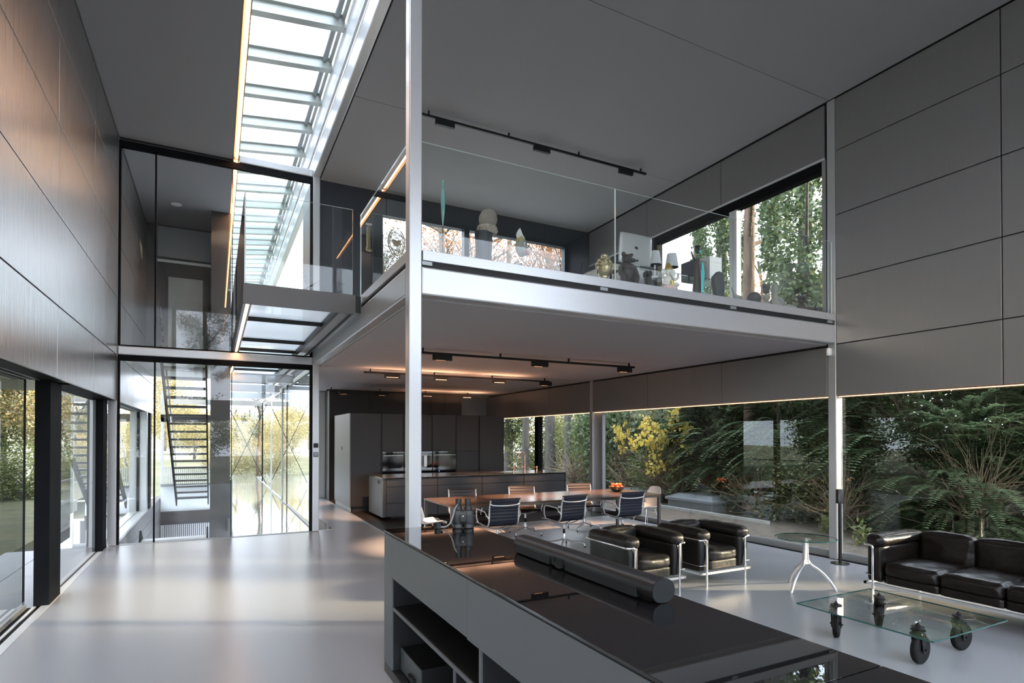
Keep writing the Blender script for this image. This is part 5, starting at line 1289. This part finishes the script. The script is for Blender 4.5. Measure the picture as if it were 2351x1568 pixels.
# --- right side, low: dense understorey outside the windows
SH = [
 ('dark evergreen bush left of the yellow leaves in the dining window', 'evergreen', 13.2, 16.4, 1.9, 1.9, 1.9, 2.0, 0),
 ('large evergreen bush in the middle of the dining window', 'evergreen', 12.9, 13.6, 2.0, 1.7, 1.6, 2.3, 1.1),
 ('evergreen bush behind the yellow maple leaves', 'evergreen_b', 14.6, 15.2, 2.6, 2.2, 2.2, 2.6, .4),
 ('feathery conifer in the right part of the dining window', 'yew', 12.6, 11.2, 1.9, 1.6, 1.5, 2.0, .3),
 ('feathery conifer close to the right column outside', 'yew', 12.4, 9.0, 2.0, 1.5, 1.5, 2.1, 1.9),
 ('broad feathery conifer filling the window behind the sofa', 'yew', 12.6, 6.6, 1.9, 1.8, 1.6, 2.2, 2.7),
 ('dark feathery conifer low behind the sofa back', 'yew', 11.6, 5.3, 1.0, 1.3, 1.2, 1.3, .9),
 ('feathery conifer at the far right of the sofa window', 'yew', 13.6, 4.6, 2.2, 1.8, 1.6, 2.5, 4.0),
 ('green shrub low under the conifers by the right column', 'green', 11.5, 7.9, .8, 1.0, 1.2, .9, .2),
 ('mixed green shrub at the foot of the dining window thicket', 'green', 12.0, 12.5, .7, 1.1, 1.5, .8, .8),
 ('low brownish shrub beside the grey roof hatch', 'autumn', 12.6, 10.3, .7, 1.0, 1.3, .8, 2.2),
 ('green shrub behind the kitchen island window', 'green', 14.5, 19.8, 1.2, 1.7, 1.9, 1.5, .5),
 ('bright green shrub right of the grey trunks in the kitchen window', 'green', 13.6, 18.0, 1.3, 1.4, 1.4, 1.7, 1.5),
 ('green shrub left of the dark window post in the kitchen', 'autumn_b', 14.2, 24.2, 1.3, 2.0, 2.0, 1.9, 1.1),
 ('olive shrub far behind the kitchen window', 'autumn', 18.5, 26.5, 2.6, 3.2, 3.2, 2.8, .7),
 ('yellowing shrub far behind the dining window', 'autumn', 18.0, 20.5, 3.0, 3.0, 3.0, 3.0, 2.0),
 ('dense evergreen backdrop bush behind the dining window', 'evergreen_b', 17.0, 16.5, 2.6, 2.6, 2.8, 3.0, .2),
 ('dense evergreen backdrop bush behind the conifers', 'evergreen', 16.2, 11.8, 2.6, 2.4, 2.6, 2.9, 2.4),
 ('dense evergreen backdrop bush behind the right column', 'evergreen_b', 16.2, 7.6, 2.6, 2.4, 2.6, 3.0, 3.4),
 ('dense evergreen backdrop bush behind the sofa window', 'evergreen', 16.8, 4.4, 2.6, 2.4, 2.2, 3.0, 4.4),
]
for s_ in SH: shrub(s_[0], s_[1], s_[2], s_[3], s_[4], s_[5], s_[6], s_[7], s_[8], tw='twig_pale' if s_[1] in ('green', 'autumn', 'autumn_b') else None)
shrub('spray of bright yellow maple leaves in the dining window', 'yellow', 10.9, 12.2, 1.75, .75, .95, .95, .2, name='maple')
shrub('smaller yellow maple spray behind the fruit bowl', 'yellow', 11.0, 14.0, 1.85, .35, .35, .5, 1.2, name='maple')
shrub('dry hanging brown frond in the sofa window', 'dry', 11.9, 6.2, 2.15, .28, .28, .35, 0, name='dry_frond', cat='branch')
for k, (x, y, lab) in enumerate(((10.2, 6.9, 'right of the column base'), (9.6, 5.9, 'just behind the sofa end'), (10.9, 9.0, 'beside the pale kerb'), (10.9, 10.0, 'in front of the roof hatch'))):
    shrub('small light green weed outside the window ' + lab, 'weed', x, y, .18, .15, .15, .2, k, name='weed', cat='plant', group='weeds outside the right windows')
for a in (('bare pale brushwood in front of the conifers, left of the right column', 11.2, 9.4, .75, .9, .85, 1), ('bare pale brushwood low in the middle of the dining window', 11.3, 12.0, .7, 1.0, .8, 2), ('bare brushwood behind the speaker stand', 10.9, 7.0, .9, .8, 1.0, 3), ('tall bare twigs at the right edge of the sofa window', 11.4, 5.0, 1.5, .9, 1.3, 2), ('bare brushwood in the kitchen window', 12.2, 18.6, .9, 1.1, 1.0, 1), ('bare twigs beside the fruit bowl outside', 11.6, 14.6, .9, .9, .9, 3)): brush(*a)
TG = 'trees around the house'
tree('rough pine trunk seen in the middle of the upper study window', 13.0, 11.0, 15, .20, [('pine', 0, 0, 12.5, 2.2, 2.2, 1.6), ('pine', -.8, .6, 10.2, 1.4, 1.4, .9)], 'bark_pine', bend=.08)
tree('pine trunk at the left of the upper study window', 13.1, 13.0, 15, .19, [('pine', 0, 0, 12.5, 2.0, 2.0, 1.6), ('pine', .5, 1.4, 9.6, 1.3, 1.3, .8)], 'bark_pine', bend=.08)
tree('ivy covered tree at the right of the upper study window', 12.9, 9.25, 13, .22, [('ivy', 0, 0, 7.0, .95, .95, .95), ('ivy', 0, 0, 10.5, 1.05, 1.05, 1.05), ('ivy', 0, 0, 3.8, .75, .75, .85)], 'bark_grey', bend=.08)
tree('ivy covered tree left of the upper window mullion', 13.4, 12.35, 13, .22, [('ivy', 0, 0, 7.4, .75, .75, .85), ('ivy', 0, 0, 10.5, .8, .8, .8), ('ivy', 0, 0, 4.2, .65, .65, .8)], 'bark_grey', bend=.08)
tree('grey trunk left of the dark post in the kitchen window', 13.0, 25.6, 12, .24, [('ivy', 0, 0, 3.0, .8, .8, .6), ('bare', 0, 0, 9, 2.8, 2.8, 2.8)], 'bark_grey')
tree('thick grey trunk right of the dark post in the kitchen window', 13.0, 21.6, 13, .25, [('bare', 0, 0, 9.5, 2.8, 2.8, 2.6), ('orange', .4, 0, 9.6, 2.2, 2.2, 1.8)], 'bark_grey')
tree('slim grey trunk between two others in the kitchen window', 13.0, 20.2, 13, .16, [('bare', 0, 0, 9.5, 2.8, 2.8, 2.6), ('orange', .4, 0, 9.6, 2.2, 2.2, 1.8)], 'bark_grey')
tree('grey trunk beside the dining column outside', 13.0, 18.75, 13, .16, [('bare', 0, 0, 9.5, 2.8, 2.8, 2.6), ('orange', .4, 0, 9.6, 2.2, 2.2, 1.8)], 'bark_grey')
tree('slender tree with orange leaves in the upper study window', 17.5, 14.3, 8.2, .10, [('orange', 0, 0, 6.6, 1.6, 1.6, 1.4)], 'bark_grey')
tree('tall tree behind the dark study wall, left', 6.2, 24, 11, .22, [('bare', 0, 0, 8.6, 2.4, 2.4, 2.4), ('pine', 1.0, .3, 9.2, 1.7, 1.7, 1.5)], 'bark_pine')
tree('tall bare tree behind the dark study wall, middle', 9.2, 25, 13, .24, [('bare', 0, 0, 10.2, 3.2, 3.2, 2.8), ('bare', .6, .4, 9.6, 2.6, 2.6, 2.4), ('orange', 0, 0, 10.6, 3.0, 3.0, 2.4)], 'bark_grey', bend=.5)
tree('tall bare tree behind the dark study wall, right', 12.0, 27, 14, .26, [('bare', 0, 0, 10.8, 3.4, 3.4, 3.0), ('bare', -.6, .4, 10.2, 2.8, 2.8, 2.6), ('orange', 0, 0, 11.2, 3.2, 3.2, 2.6)], 'bark_grey', bend=.5)
# bare boughs in the study back window
for k, (x, y, z, s_) in enumerate(((8.4, 22.5, 9.2, 2.6), (10.2, 23.5, 9.8, 2.8), (7.4, 21.0, 8.4, 2.0), (12.4, 22.8, 9.6, 2.8), (13.9, 24.2, 10.2, 3.0))):
    t = thing('bare_branches', ('second', 'third', 'leftmost', 'fourth', 'rightmost')[k] + ' tangle of bare boughs behind the study back window', 'branches', (x, y, -.1), 0, 'bare boughs behind the study')
    b = link('branches', twigs(k + 1), t); b.location = (0, 0, z); b.scale = (s_, s_, s_)
    m = MB(); m.tube([(0, 0, 0), (.1, 0, z * .5), (0, 0, z - .6 * s_)], [.18, .14, .08], 8); m.build('trunk', 'bark_grey', t, smooth=60)
# left side beyond the lawn
for k, (x, y, h, kd, lab) in enumerate(((-5.6, 26, 9, 'autumn', 'yellow green tree at the left edge seen through the near door'), (-7.4, 29, 11, 'autumn_b', 'green tree behind the lawn at the far left'), (-5.2, 33, 10, 'autumn', 'golden tree behind the lawn beside the black door stile'),
        (-8.8, 25, 8, 'autumn_b', 'tall leafy tree by the near door, outermost'), (-5.0, 41, 9, 'autumn', 'distant golden tree seen through the narrow door'), (-3.2, 47, 9, 'autumn', 'distant yellow tree seen through the hall side window'))):
    tree(lab, x, y, h, .16, [(kd, 0, 0, h * .62, 2.3, 2.3, h * .26), (kd, .5, -.3, h * .32, 1.9, 1.9, h * .20), ('autumn_b' if kd == 'autumn' else 'autumn', -.6, .2, h * .85, 1.7, 1.7, h * .16)], 'bark_grey', zb=.1 if y < 34 else .8)
for k, (x, y, lab) in enumerate(((-6.6, 21.5, 'left'), (-5.1, 22.5, 'middle'), (-4.2, 24.5, 'right'))):
    shrub('low yellow green hedge bush at the lawn edge, ' + lab, 'autumn_b', x, y, .7, 1.2, 1.0, .9, k, group='hedge at the lawn edge', name='hedge_bush', cat='bush')
# behind the stair hall
for k, (x, y, h, kd, lab) in enumerate(((1.2, 42, 4.0, 'autumn', 'golden tree straight behind the stair hall'), (3.4, 38, 3.8, 'autumn', 'russet tree behind the glass passage'), (5.6, 44, 4.2, 'autumn', 'golden tree behind the passage, right'), (-1.4, 50, 5, 'autumn', 'distant pale tree behind the staircase'), (2.6, 56, 4.6, 'autumn_b', 'distant green tree on the meadow slope'), (6.8, 58, 5, 'autumn', 'distant golden tree on the meadow slope'), (-3.4, 60, 5.4, 'autumn', 'distant golden tree left on the meadow slope'))):
    tree(lab, x, y, h, .12, [(kd, 0, 0, h * .62, 2.0, 2.0, h * .30), (kd, .8, .2, h * .35, 1.6, 1.6, h * .2)], 'bark_grey', zb=-.4)
tree('small pine at the end of the walkway', 2.0, 33, 5.6, .09, [('pine', 0, 0, 4.6, .6, .6, 1.0), ('pine', 0, 0, 3.2, .8, .8, .9)], 'bark_pine', zb=-.6)
for k, (x, y, lab) in enumerate(((.6, 34, 'left'), (2.6, 35, 'right'), (4.4, 33, 'rightmost'))):
    shrub('thin bare bush behind the passage, ' + lab, 'autumn', x, y, .6, 1.3, 1.2, 1.1, k, group='bushes behind the passage', name='bush', cat='bush', tw='twig_pale')
# woodland edge across the lawn on the left
for k, (x, y, h) in enumerate(((-13, -5, 10), (-15, -1, 12), (-13.5, 3, 11), (-15.5, 7, 12), (-13, 11, 10), (-15, 15, 12), (-13.5, 19, 11))):
    kd = ('autumn_b', 'autumn', 'evergreen_b')[k % 3]; w = ('first', 'second', 'third', 'fourth', 'fifth', 'sixth', 'seventh')[k]
    tree(w + ' tree of the wood edge across the lawn, counted from behind the viewer', x, y, h, .2, [(kd, 0, 0, h * .70, 2.4, 2.6, h * .28), (kd, .4, .3, h * .36, 2.2, 2.4, h * .22), ('evergreen_b', 0, 0, h * .14, 2.0, 2.2, h * .16)], 'bark_grey', group='wood edge across the lawn')
# pines behind the viewer seen in reflections; unseen evergreens added to shape low sun
for x, y, z, r, lab in ((14.0, -2.55, 2.2, 1.25, 'first evergreen outside the sofa window, beyond the frame'), (14.0, 1.32, 2.2, .50, 'second evergreen outside the sofa window, beyond the frame'), (14.4, -4.9, 2.2, 1.4, 'third evergreen outside the sofa window, beyond the frame'), (15.0, -7.2, 2.4, 1.9, 'fourth evergreen beyond the frame on the right')):
    shrub(lab, 'evergreen', x, y, z, r * 1.2, r, 2.5, y)
for k, (x, y, lab) in enumerate(((-.5, -14, 'left'), (3.5, -17, 'middle'), (8.5, -15, 'right'))):
    tree('pine behind the viewer, ' + lab, x, y, 11, .18, [('pine', 0, 0, 8.5, 1.8, 1.8, 1.8), ('pine', .5, 0, 6.2, 1.6, 1.6, 1.0), ('autumn_b', 0, 0, 2.4, 1.8, 1.6, 1.6)], 'bark_pine')
tree('tall evergreen outside the upper study window, beyond the frame', 13.2, 3.0, 10, .2, [('ivy', 0, 0, 7.2, 1.0, 1.0, 1.0)], 'bark_grey')  # out of view, added to keep sun off the desk computer
struct(B('ground_front', 'lawn', -60, 60, -40, -2.1, -.5, -.08), 'ground behind the viewer')

# roof hatch and kerb
t = thing('roof_hatch', 'grey metal roof light hatch on the ground outside the dining window', 'hatch', (0, 0, -.06))
B('base', 'hatch_grey', 10.45, 11.85, 9.95, 11.45, 0, .22, t, bevel=.01)
m = MB(); zz = .22
vs = [(10.40, 9.90, .22), (11.90, 9.90, .22), (11.90, 11.50, .22), (10.40, 11.50, .22), (10.40, 9.90, .28), (11.90, 9.90, .28), (11.90, 11.50, .28), (10.40, 11.50, .28), (10.62, 10.12, .38), (11.68, 10.12, .38), (11.68, 11.28, .38), (10.62, 11.28, .38)]
m.add(vs, [(0, 3, 2, 1), (0, 1, 5, 4), (1, 2, 6, 5), (2, 3, 7, 6), (3, 0, 4, 7), (4, 5, 9, 8), (5, 6, 10, 9), (6, 7, 11, 10), (7, 4, 8, 11), (8, 9, 10, 11)]); m.build('lid', 'hatch_grey', t)
t = thing('roof_hatch', 'second grey hatch farther back beside the fruit bowl', 'hatch', (0, 0, -.06)); B('base', 'hatch_grey', 10.5, 11.8, 12.4, 13.9, 0, .20, t, bevel=.01); B('lid', 'hatch_grey', 10.45, 11.85, 12.35, 13.95, .20, .30, t, bevel=.02)
kb = thing('kerb', 'pale kerb edging on the ground outside the dining window', 'kerb', (0, 0, -.06))
for i in range(6): B('kerb_stone', 'kerb_pale', 10.20, 10.26, 8.2 + i * .98, 8.2 + (i + 1) * .98 - .006, 0, .07, kb, bevel=.004)
